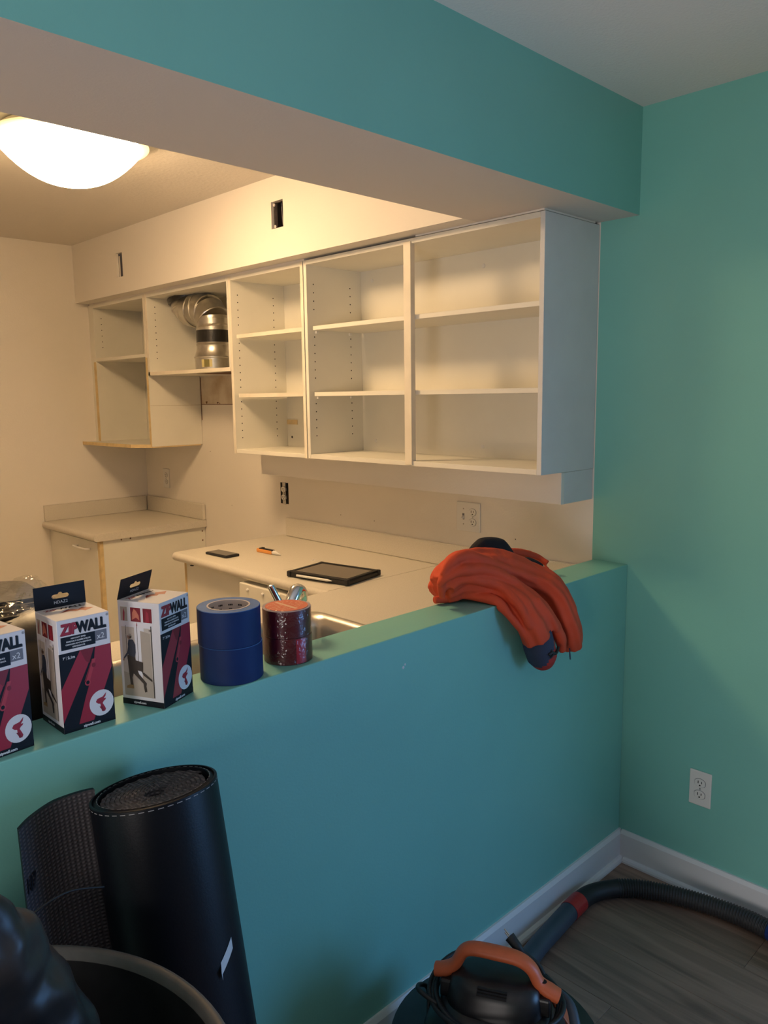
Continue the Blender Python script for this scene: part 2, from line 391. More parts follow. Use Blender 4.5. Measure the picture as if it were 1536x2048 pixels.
# ================================================================== WALL CABINETS
CX = -.306; P = .017
ZT, ZB = 2.121, 1.339
def pinholes(name, parent, x_list, z_list, y, r=.0027):
    mb = MB()
    for x in x_list:
        for z in z_list: mb.lathe([(r, 0), (r, .0004)], (x, y, z), 8, axis=(0, -1, 0))
    return mb.build(name, DARK, parent, kind='stuff')
def panel(name, parent, x0, x1, y0, y1, z0, z1, m=MEL, bev=.0008, **kw):
    return MB().box(x0, x1, y0, y1, z0, z1).build(name, m, parent, bevel=bev, seg=1, **kw)
def edge(parent, x, y0, y1, z0, z1, m=MELE):   # edge banding strip on the front of a panel
    return MB().box(x-.0012, x-.0001, y0, y1, z0, z1).build('edge_band', m, parent)
def zs(a, b, step=.0325):
    out = []; z = a
    while z > b: out.append(z); z -= step
    return out
# double cabinet by the opening
cab = thing('wall_cabinet', 'wide white open wall cabinet with centre stile and grey end panel beside the teal wall', 'cabinet', (CX/2, .70, ZB))
y0, y1 = .135, 1.265
panel('end_panel', cab, CX, -.002, y0, y0+P, ZB, ZT-.002, MELG, label='grey-white outer end panel')
panel('side_panel', cab, CX, -.012, y1-P, y1, ZB, ZT-.002)
panel('top_panel', cab, CX, -.012, y0+P, y1-P, ZT-.002-P, ZT-.002)
panel('bottom_panel', cab, CX, -.012, y0+P, y1-P, ZB, ZB+P)
panel('back_panel', cab, -.012, -.002, y0+P, y1, ZB, ZT-.002, MEL)
panel('stile', cab, CX-.006, CX+.016, .676, .710, ZB+.004, ZT-.012, MELE, label='cream centre stile')
for z in (1.866, 1.606): panel('shelf', cab, CX+.018, -.013, y0+P+.002, y1-P-.012, z-.016, z, MEL)
pinholes('shelf_pin_hole', cab, (CX+.035, -.075), zs(2.03, 1.90)+zs(1.825, 1.64)+zs(1.56, 1.42), y1-P-.0001)
mb = MB()
for (yy, zz) in ((.596, 2.078-.03), (.595, 1.396), (1.18, 2.06), (1.17, 1.40)): mb.lathe([(.008, 0), (.007, .002)], (-.0121, yy, zz), 12, axis=(-1, 0, 0))
mb.build('screw_cap', WPLAS, cab, kind='stuff')
mb = MB()
for z in (1.845, 1.585):
    for x in (CX+.045, -.08): mb.box(x-.006, x+.006, y1-P-.009, y1-P, z-.006, z+.003)
    for x in (CX+.045, -.08): mb.box(x-.006, x+.006, y0+P, y0+P+.009, z-.006, z+.003)
mb.build('shelf_pin', WPLAS, cab, kind='stuff')
# narrow cabinet
c2 = thing('wall_cabinet', 'narrow white open wall cabinet between the metal duct and the wide cabinet', 'cabinet', (CX/2, 1.52, ZB))
a, b = 1.269, 1.795
panel('side_panel', c2, CX, -.012, a, a+P, ZB, ZT-.004); panel('side_panel', c2, CX, -.012, b-P, b, ZB, ZT-.004)
panel('top_panel', c2, CX, -.012, a+P, b-P, ZT-.004-P, ZT-.004); panel('bottom_panel', c2, CX, -.012, a+P, b-P, ZB, ZB+P)
panel('back_panel', c2, -.012, -.002, a, b, ZB, ZT-.004)
edge(c2, CX, a, a+P, ZB, ZT-.004); edge(c2, CX, b-P, b, ZB, ZT-.004)
for z in (1.866, 1.606):
    s = panel('shelf', c2, CX+.016, -.013, a+P+.002, b-P-.012, z-.016, z, MEL); edge(s, CX+.016, a+P+.002, b-P-.012, z-.016, z)
pinholes('shelf_pin_hole', c2, (CX+.035, -.075), zs(2.04, 1.89)+zs(1.83, 1.63)+zs(1.57, 1.39), b-P-.0001)
MB().box(-.0165, -.0121, 1.700, 1.776, 1.460, 1.482).build('wood_cleat', RAW, c2, label='raw wood cleat')
MB().lathe([(.006, 0), (.006, .0006)], (-.0121, 1.745, 1.400), 12, axis=(-1, 0, 0)).build('bolt_hole', DARK, c2)
# hood cabinet (short)
hz = 1.708
hc = thing('hood_cabinet', 'short white open wall cabinet holding the metal duct elbow, underside stained brown', 'cabinet', (CX/2, 2.16, hz))
a, b = 1.799, 2.556
panel('side_panel', hc, CX, -.012, a, a+.012, hz, ZT-.004); panel('side_panel', hc, CX, -.012, b-P, b, hz, ZT-.004)
panel('top_panel', hc, CX, -.012, a+.012, b-P, ZT-.004-P, ZT-.004); panel('bottom_panel', hc, CX, -.012, a+.012, b-P, hz, hz+P)
panel('back_panel', hc, -.012, -.002, a, b, hz, ZT-.004)
edge(hc, CX, a, b, hz, hz+P); edge(hc, CX, b-P, b, hz, ZT-.004)
pinholes('shelf_pin_hole', hc, (CX+.045,), zs(2.055, 1.78), b-P-.0001)
MB().box(-.24, -.03, 1.83, 2.20, hz-.001, hz-.0001).build('grease_stain', RUST, hc)
# left cabinet
lc = thing('wall_cabinet', 'white open wall cabinet with raw tan edges in the far kitchen corner', 'cabinet', (CX/2, 2.88, ZB))
a, b = 2.560, 3.175
panel('side_panel', lc, CX, -.002, a, a+.019, ZB, ZT-.004); panel('side_panel', lc, CX, -.012, b-P, b, ZB, ZT-.004)
panel('filler_strip', lc, CX, -.25, b, D-.001, ZB+.01, ZT-.004)
panel('top_panel', lc, CX, -.012, a+.019, b-P, ZT-.004-P, ZT-.004)
panel('back_panel', lc, -.012, -.002, a+.019, b, ZB, ZT-.004)
panel('shelf', lc, CX, -.013, a+.019, b-P, 1.803, 1.820, MEL)
edge(lc, CX, a, a+.019, ZB, 1.80, RAW); edge(lc, CX, b-P, b+.012, ZB+.012, 1.80, RAW); edge(lc, CX, a, a+.019, 1.80, ZT-.004)
mb = MB(); mb.prism([(-.014, D-.002, ZB+.012), (-.39, D-.002, ZB+.012), (-.375, 2.66, ZB+.012), (-.300, 2.561, ZB+.012), (-.014, 2.561, ZB+.012)][::-1], (0, 0, .018), 0, 1)
mb.build('bottom_panel', [MEL, RAW], lc, label='bottom board with angled raw front edge')
pinholes('shelf_pin_hole', lc, (CX+.045,), zs(2.045, 1.86), b-P-.0001)
MB().box(-.304, -.004, a-.0006, a-.0001, 1.552, 1.5535).build('seam_mark', mat('faint_seam_line', (.50, .42, .30), .7, var=.3, vscale=30), lc)
# light valance under the cabinets
mb = MB(); mb.box(-.19, -.172, .137, 1.757, 1.236, 1.3385, 0); mb.box(-.172, -.002, .137, .153, 1.236, 1.3385, 1); mb.box(-.172, -.002, 1.741, 1.757, 1.236, 1.3385, 0); mb.box(-.172, -.002, .153, 1.741, 1.236, 1.246, 0)
tag(mb.build('light_valance', [CREAM, MELG], recenter=True, bevel=.001, seg=1), 'long boxed-in cream light valance hanging under the wide and narrow wall cabinets', 'valance')
# stained, unpainted patch of wall behind the old hood
wk = bpy.data.objects['wall_kitchen_right']
MB().box(-.0008, -.0001, 1.797, 2.559, 1.555, hz-.003).build('unpainted_patch', STAIN, wk)
mb = MB()
rng = random.Random(3)
for i in range(26):
    y = 1.82+rng.random()*.3 if i < 18 else 2.1+rng.random()*.44; w = rng.uniform(.006, .03); h = rng.uniform(.0015, .007)
    z = 1.556+rng.random()*.012
    mb.face([(-.0012, y, z), (-.0012, y+w*.6, z-h), (-.0012, y+w, z+h*.2), (-.0012, y+w*.4, z+h)])
mb.face([(-.0012, 1.90, 1.605), (-.0012, 1.908, 1.612), (-.0012, 1.912, 1.665), (-.0012, 1.903, 1.655)])
mb.face([(-.0010, 1.797, 1.553), (-.0010, 2.559, 1.553), (-.0010, 2.559, 1.556), (-.0010, 1.797, 1.5565)])
mb.face([(-.0010, 2.553, 1.47), (-.0010, 2.559, 1.47), (-.0010, 2.559, 1.70), (-.0010, 2.551, 1.70)])
mb.build('grease_mark', RUST, wk, kind='stuff')
mb = MB()
for y, z in ((2.49, 1.30), (2.30, 1.02), (.45, 1.06), (1.42, 1.055), (1.20, 1.05)): mb.lathe([(.0025, 0), (.001, .0008)], (0, y, z), 6, axis=(-1, 0, 0))
mb.build('nail_hole', PBROWN, wk, kind='stuff')

# ------------------------------------------------------------------ duct
du = thing('vent_duct', 'galvanised metal duct with black-taped joints snaking up inside the hood cabinet', 'duct', (-.15, 2.165, hz+P))
def pipe(name, path, rad, m=GALV, par=du, n=28, lab=None):
    return MB().tube(path, rad, n).build(name, m, par, smooth=True, angle=40, label=lab)
bx, by = -.155, 2.160
zb = hz+P+.001
mb = MB(); mb.lathe([(.098, 0), (.098, .055), (.101, .058), (.101, .063), (.096, .067), (.086, .105), (.086, .118), (.089, .121), (.086, .125), (.084, .130)], (bx, by, zb), 36)
mb.build('collar', GALV, du, smooth=True, angle=40)
MB().lathe([(.084, .130), (.0835, .245)], (bx, by, zb), 36).build('pipe', GALV, du, smooth=True, angle=40)
MB().lathe([(.0865, 0), (.0865, .058)], (bx, by, zb+.132), 36).build('duct_tape', BLKTAPE, du, smooth=True, angle=40)
gore = [Vector(p) for p in ((bx, by, zb+.21), (bx, by+.005, zb+.245), (bx, by+.045, zb+.285), (bx, by+.10, zb+.300), (bx, by+.15, zb+.300), (bx+.0, by+.195, zb+.305), (bx, by+.235, zb+.325), (bx, by+.25, zb+.372))]
for i in range(len(gore)-1):
    a_, b_ = gore[i], gore[i+1]; d_ = (b_-a_).normalized()
    rr = .084 if i < 5 else .080
    L_ = (b_-a_).length
    pts = [a_-d_*.012, a_-d_*.008, a_, b_+d_*.006]
    MB().tube(pts, [rr, rr+.003, rr-.001 if i % 2 else rr, rr-.002], 32, upv=(1, 0, 0)).build('elbow_section', GALV, du, smooth=True, angle=40)
MB().tube([(bx, by+.246, zb+.345), (bx, by+.250, zb+.368)], [.088, .093], 30, upv=(1, 0, 0), shape=lambda a, t: 1+.03*math.sin(3*a+t)).build('duct_tape', BLKTAPE, du, smooth=True, angle=40)
lb = MB()
for k in range(4):
    a0 = math.radians(197+k*8); a1 = math.radians(197+(k+1)*8); r = .0985
    lb.face([(bx+r*math.cos(a0), by+r*math.sin(a0), zb+.012), (bx+r*math.cos(a1), by+r*math.sin(a1), zb+.012), (bx+r*math.cos(a1), by+r*math.sin(a1), zb+.048), (bx+r*math.cos(a0), by+r*math.sin(a0), zb+.048)], 1 if k in (1, 2) else 0)
lb.build('sticker', [mat('yellowed_sticker', (.55, .48, .22), .5), mat('olive_print', (.16, .14, .04), .5)], du)

# ------------------------------------------------------------------ outlets
def outlet(label, y, z, w=.07, h=.115, plate=True, x=0, toggle=False, group=None):
    o = thing('outlet', label, 'outlet', (x, y, z))
    if plate:
        MB().box(x-.006, x-.0002, y-w/2, y+w/2, z-h/2, z+h/2).build('cover_plate', WPLAS, o, bevel=.003, seg=2)
        xf = x-.006
    else:
        MB().box(x-.001, x-.0002, y-.031, y+.031, z-.052, z+.052).build('wall_opening', DARK, o)
        MB().box(x-.004, x-.001, y-.012, y+.012, z-.055, z+.055).build('mounting_strap', STEEL, o, bevel=.001)
        xf = x-.006
    yc = y-.023 if toggle else y
    for s in (1, -1):
        zc = z+s*.0195; mb = MB(); n = 24; pts = []
        for k in range(n):
            a = 2*PI*k/n; pts.append((xf-.0022, yc+max(-.0165, min(.0165, .0178*math.cos(a))), zc+.0138*math.sin(a)))
        mb.prism(pts, (-.0024 if plate else -.006, 0, 0)); f = mb.build('receptacle_face', WPLAS, o)
        mb = MB()
        mb.box(xf-.0026, xf-.0021, yc+.0045, yc+.0068, zc-.002, zc+.007); mb.box(xf-.0026, xf-.0021, yc-.0068, yc-.0045, zc-.001, zc+.006)
        mb.lathe([(.0026, 0), (.0026, .0005)], (xf-.0021, yc, zc-.0075), 10, axis=(-1, 0, 0)); mb.build('slot', DARK, f)
        mb = MB(); 
        for k in range(n): 
            a = 2*PI*k/n; b_ = 2*PI*(k+1)/n
            q = lambda r, A: (xf-.0004, yc+max(-.0165*r, min(.0165*r, .0178*r*math.cos(A))), zc+.0138*r*math.sin(A))
            mb.face([q(1.0, a), q(1.09, a), q(1.09, b_), q(1.0, b_)])
        mb.build('shadow_gap', DARK if not plate else PGREY, o)
    MB().lathe([(.0028, 0), (.0024, .001)], (xf, yc, z), 10, axis=(-1, 0, 0)).build('screw', STEEL, o)
    if toggle:
        yt = y+.023
        MB().box(xf-.0005, xf, yt-.005, yt+.005, z-.012, z+.012).build('switch_slot', PGREY, o)
        mb = MB(); mb.prism([(xf, yt-.0035, z-.008), (xf, yt-.0035, z+.004), (xf-.011, yt-.0035, z-.004), (xf-.009, yt-.0035, z-.010)], (0, -.007, 0)); mb.build('toggle_switch', WPLAS, o)
        for s in (-1, 1): MB().lathe([(.0028, 0), (.0024, .001)], (xf, yt, z+s*.030), 10, axis=(-1, 0, 0)).build('screw', STEEL, o)
    return o
outlet('white duplex outlet low on the teal right wall above the baseboard', -.274, .350)
outlet('white two-gang plate with toggle switch and duplex outlet over the counter', .670, 1.122, .116, .115, toggle=True)
outlet('duplex outlet without cover plate on the cream wall below the hood gap', 1.834, 1.122, plate=False)
outlet('small white outlet above the far corner counter', 2.977, 1.122, .07, .115)

# ------------------------------------------------------------------ ceiling lamp
lc_ = (-1.172, 1.365)
L = thing('ceiling_lamp', 'round glowing frosted-glass dome lamp with metal trim on the kitchen ceiling', 'lamp', (lc_[0], lc_[1], ZC))
MB().lathe([(.175, .0), (.205, -.008), (.21, -.022), (.20, -.034)], (*lc_, ZC-.0005), 48).build('lamp_base', mat('cream_lamp_pan', (.75, .68, .5), .4), L, smooth=True, angle=40)
GL = mat('lit_frosted_glass', (.9, .85, .7), .4, emit=(1, .655, .335), es=LAMP_STRENGTH)
GR = mat('frosted_glass_rim', (.85, .80, .55), .4, emit=(1, .72, .32), es=1.0)
# glow shaped by facing: dim at the sides, strongest downward, to steer the light
_nt = GL.node_tree; _g = nd(_nt, 'ShaderNodeNewGeometry'); _sx = nd(_nt, 'ShaderNodeSeparateXYZ'); _p = nd(_nt, 'ShaderNodeMath', operation='POWER'); _p.inputs[1].default_value = 1.6
_a = nd(_nt, 'ShaderNodeMath', operation='ABSOLUTE'); _m = nd(_nt, 'ShaderNodeMath', operation='MULTIPLY_ADD'); _m.inputs[1].default_value = LAMP_STRENGTH; _m.inputs[2].default_value = LAMP_STRENGTH*.05
_nt.links.new(_g.outputs['Normal'], _sx.inputs[0]); _nt.links.new(_sx.outputs['Z'], _a.inputs[0]); _nt.links.new(_a.outputs[0], _p.inputs[0]); _nt.links.new(_p.outputs[0], _m.inputs[0])
_nt.links.new(_m.outputs[0], _nt.nodes['Principled BSDF'].inputs['Emission Strength'])
prof = []
for k in range(13):
    q_ = 1-k/12; prof.append((.228*q_+.0005, -.042-.124*(1-q_**2.3)))
MB().lathe(prof, (*lc_, ZC), 56).build('glass_dome', GL, L, smooth=True, angle=60)
MB().lathe([(.200, -.034), (.243, -.034), (.245, -.040), (.228, -.046), (.200, -.044)], (*lc_, ZC), 56, close=False).build('glass_rim', GR, L, smooth=True, angle=60)
for k in range(3):
    a = math.radians(-62+120*k); cx_, cy_ = lc_[0]+.236*math.cos(a), lc_[1]+.236*math.sin(a)
    MB().lathe([(.004, 0), (.004, .012), (.010, .014), (.011, .022), (.006, .027)], (cx_, cy_, ZC-.030), 14, axis=(0, 0, -1)).build('finial_knob', mat('brushed_nickel', (.5, .45, .35), .35, metal=1) if k == 0 else bpy.data.materials['brushed_nickel'], L, smooth=True, angle=40)

# ================================================================== COUNTERS
ct0, ct1 = .876, .914
def nose(x_edge, y0, y1, sgn=-1):
    """cross-section of counter with a bullnose at x_edge, running in Y; back at x=0"""
    prof = [(-.001, ct0), (-.001, ct1)]; r = .019
    for k in range(9):
        a = PI/2 + PI*k/8; prof.append((x_edge+r+r*math.cos(a)*1.0, ct0+r+r*math.sin(a)))
    return [(x, y0, z) for x, z in prof]
# far corner counter
fc = thing('countertop', 'short speckled laminate worktop with raised backsplash in the far kitchen corner', 'countertop', (-.33, 2.9, ct0))
MB().prism(nose(-.655, 2.560, 0), (0, 2.560-(D-.001), 0)).build('worktop', LAM, fc, smooth=True, angle=30)
MB().box(-.64, -.021, D-.020, D-.001, ct1, 1.004).build('backsplash', LAM, fc, bevel=.003)
MB().box(-.020, -.001, 2.562, D-.0205, ct1, 1.004).build('backsplash', LAM, fc, bevel=.005)
bcab = thing('base_cabinet', 'white base cabinet with small white bow handle in the far corner', 'cabinet', (-.3, 2.9, 0))
MB().box(-.598, -.001, 2.577, D-.001, .10, ct0-.0005).build('carcass', MEL, bcab, bevel=.001, seg=1)
MB().box(-.55, -.001, 2.60, D-.001, 0, .10).build('plinth', MEL, bcab)
dr = MB().box(-.618, -.5985, 2.605, 3.17, .115, ct0-.012).build('door', MEL, bcab, bevel=.002)
MB().box(-.6175, -.5985, 2.577, 2.603, .10, ct0-.001).build('edge_strip', RAW, bcab, label='raw tan edge strip')
MB().box(-.612, -.5985, 3.18, D-.002, .10, ct0-.001).build('filler_strip', MEL, bcab)
MB().tube(smoothpath([(-.618, 2.69, .822), (-.640, 2.69, .824), (-.648, 2.71, .824), (-.648, 2.82, .824), (-.640, 2.84, .824), (-.618, 2.84, .822)], 4), .0055, 10).build('handle', WPLAS, dr, smooth=True)
mb = MB()
for x, z in ((-.02, .852), (-.02, .80), (-.50, .868), (-.45, .869)): mb.lathe([(.0045, 0), (.0045, .0006)], (x, 2.577, z), 8, axis=(0, -1, 0))
mb.build('screw_hole', RUST, bcab, kind='stuff')
# main L-shaped counter
mc = thing('countertop', 'long L-shaped beige laminate worktop holding the phone and tablet, running behind the half wall', 'countertop', (-.3, 1.0, ct0))
MB().prism(nose(-.615, .8125, 0), (0, .8125-1.855, 0)).build('worktop', LAM, mc, smooth=True, angle=30, label='worktop leg along the right wall')
SKX0, SKX1, SKY0, SKY1 = -1.62, -.815, .20, .63
mb = MB()
mb.box(-2.60, SKX0, T+.002, .81, ct0, ct1); mb.box(SKX1, -.001, T+.002, .81, ct0, ct1)
mb.box(SKX0, SKX1, T+.002, SKY0, ct0, ct1); mb.box(SKX0, SKX1, SKY1, .81, ct0, ct1)
mb.build('worktop', LAM, mc, label='worktop leg with the sink, behind the half wall')
MB().box(-.019, -.001, T+.002, 1.812, ct1, 1.006).build('backsplash', LAM, mc, bevel=.006, seg=3)
MB().box(-.50, -.45, 1.20, 1.201, ct1, ct1+.0003).build('scratch', PBEI, mc)
mb = MB(); rng = random.Random(5)
for i in range(5): 
    x, y = -.30+rng.uniform(-.012, .012), 1.255+rng.uniform(-.012, .012); mb.lathe([(.004, 0), (.003, .001)], (x, y, ct1), 7)
mb.build('paint_fleck', PAPER, mc)
bc2 = thing('base_cabinet', 'white base cabinet run under the long worktop with a small drawer front', 'cabinet', (-.3, 1.0, 0))
MB().box(-.568, -.001, T+.002, 1.832, .10, ct0-.0005).build('carcass', MEL, bc2, bevel=.001, seg=1)
MB().box(-.52, -.001, T+.002, 1.83, 0, .10).build('plinth', MEL, bc2)
dw = MB().box(-.618, -.570, .84, 1.333, .70, .864).build('drawer', MEL, bc2, bevel=.003)
mb = MB()
for y in (1.275, 1.175): mb.lathe([(.007, 0), (.006, .005)], (-.618, y, .842), 12, axis=(-1, 0, 0))
mb.build('screw_cap', WPLAS, dw, smooth=True, kind='stuff')
MB().box(-.590, -.570, .84, 1.375, .12, .69).build('door', MEL, bc2, bevel=.003)
MB().box(-.5695, -.5685, 1.815, 1.832, .12, .875).build('edge_strip', RAW, bc2)
MB().box(-.606, -.596, 1.706, 1.722, .872, .8755).build('clip', DARK, bc2)
bc3 = thing('base_cabinet', 'white sink base cabinet run hidden behind the teal half wall', 'cabinet', (-1.6, .45, 0))
MB().box(-2.60, -1.66, T+.002, .77, 0, ct0-.0005).build('carcass', MEL, bc3); MB().box(-1.66, -.575, .752, .77, 0, ct0-.0005).build('door', MEL, bc3)
# sink
sk = thing('sink', 'stainless steel drop-in sink set into the worktop behind the tape rolls', 'sink', (-1.2, .41, ct1))
def rr(x0, x1, y0, y1, r, z, n=5):
    out = []
    for cx_, cy_, a0 in ((x1-r, y1-r, 0), (x0+r, y1-r, PI/2), (x0+r, y0+r, PI), (x1-r, y0+r, 1.5*PI)):
        for k in range(n+1):
            a = a0+PI/2*k/n; out.append((cx_+r*math.cos(a), cy_+r*math.sin(a), z))
    return out
def loops(mb, Ls, m=0, cap=True):
    for A, B in zip(Ls[:-1], Ls[1:]):
        n = len(A)
        for k in range(n): mb.face([A[k], A[(k+1) % n], B[(k+1) % n], B[k]], m)
    if cap: mb.face(Ls[-1], m)
x0, x1, y0, y1 = SKX0-.012, SKX1+.012, SKY0-.012, SKY1+.012
mb = MB(); z = ct1
loops(mb, [rr(x0, x1, y0, y1, .05, z+.0005), rr(x0+.004, x1-.004, y0+.004, y1-.004, .048, z+.007), rr(x0+.014, x1-.014, y0+.014, y1-.014, .045, z+.007),
           rr(x0+.026, x1-.026, y0+.026, y1-.026, .06, z-.006), rr(x0+.034, x1-.034, y0+.034, y1-.034, .06, z-.03), rr(x0+.045, x1-.045, y0+.045, y1-.045, .055, z-.17), rr(x0+.08, x1-.08, y0+.08, y1-.08, .03, z-.178)])
mb.build('basin', STEEL, sk, smooth=True, angle=50)
MB().lathe([(.04, 0), (.038, .003), (.02, .001)], (-1.05, .42, ct1-.1775), 20).build('drain', CHROME, sk, smooth=True, angle=40)
fa = thing('faucet', 'chrome kitchen faucet with lever poking up behind the red tape rolls', 'faucet', (-1.26, .158, ct1+.0005))
MB().lathe([(.012, -.004), (.026, 0), (.025, .008), (.02, .014), (.018, .06), (.019, .075), (.014, .082)], (-1.262, .158, ct1+.0055), 24).build('base', CHROME, fa, smooth=True, angle=40)
sp = smoothpath([(-1.262, .158, ct1+.07), (-1.266, .160, 1.06), (-1.258, .164, 1.112), (-1.238, .170, 1.140), (-1.218, .178, 1.134), (-1.208, .184, 1.112)], 6)
MB().tube(sp, lerplist([.013, .013, .015, .0165, .0155, .0125], len(sp)), 18, upv=(1, 0, 0)).build('spout', CHROME, fa, smooth=True, angle=50)
MB().tube([(-1.2075, .1845, 1.113), (-1.2065, .185, 1.1105)], [.0085, .0085], 14, upv=(1, 0, 0)).build('spout_opening', DARK, fa, smooth=True, angle=50)
MB().tube([(-1.262, .158, ct1+.05), (-1.272, .164, 1.09), (-1.302, .180, 1.164), (-1.3025, .1802, 1.166)], [.010, .009, .0085, .005], 14, upv=(1, 0, 0)).build('lever', CHROME, fa, smooth=True, angle=50)

# ------------------------------------------------------------------ things on the counter
ph = thing('phone', 'black smartphone in a dark case lying at the left end of the long worktop', 'phone', (-.497, 1.635, ct1+.0005), math.radians(3))
MB().box(-.036, .036, -.075, .075, 0, .011).build('case', BLK, ph, local=True, bevel=.004, seg=3)
MB().box(-.031, .031, -.069, .069, .0105, .0118).build('screen', SCREEN2, ph, local=True, bevel=.0005)
td = Vector((-.394+.574, 1.156-1.066, 0)); ang = math.atan2(-.519+.574, .773-1.066)
tb = thing('tablet', 'tablet in a rugged black case with a white stylus, lying flat on the worktop', 'tablet', (-.437, .968, ct1+.0005), math.radians(10.5))
MB().box(-.10, .10, -.142, .142, 0, .020).build('case', BLK, tb, local=True, bevel=.007, seg=3)
for sx in (-1, 1):
    for sy in (-1, 1): MB().box(sx*.088, sx*.104, sy*.128, sy*.146, .002, .024).build('corner_bumper', BLK, tb, local=True, bevel=.004)
mb = MB(); mb.box(-.100, -.084, -.141, .141, .018, .0235); mb.box(.084, .100, -.141, .141, .018, .0235); mb.box(-.084, .084, -.141, -.125, .018, .0235); mb.box(-.084, .084, .125, .141, .018, .0235)
mb.build('case_frame', BLK, tb, local=True, bevel=.002)
MB().box(-.083, .083, -.124, .124, .0195, .0215).build('screen', SCREEN, tb, local=True)
st = MB().tube([(-.1085, .090, .0135), (-.1085, -.055, .0135), (-.1085, -.072, .0135), (-.1085, -.078, .0135)], [.0045, .0045, .0020, .0006], 12).build('stylus', WPLAS, tb, local=True, smooth=True, angle=40, label='white stylus')
st.modifiers.clear()
st.parent = tb
tester = thing('voltage_tester', 'orange and black pen-shaped voltage tester with white tip on the worktop', 'tester', (-.342, 1.51, ct1+.0005), math.radians(-87))
MB().box(-.075, .03, -.010, .010, 0, .017).build('body', ORTOOL, tester, local=True, bevel=.005, seg=3)
MB().box(-.060, .035, -.0075, .0075, .012, .0205).build('grip', BLK, tester, local=True, bevel=.003)
MB().box(-.045, -.030, -.004, .004, .020, .024).build('button', BLK, tester, local=True, bevel=.001)
MB().tube([(.03, 0, .0095), (.052, 0, .009), (.062, 0, .007), (.080, 0, .0045)], [.0095, .0085, .0045, .002], 14).build('tip', WPLAS, tester, local=True, smooth=True, angle=50)

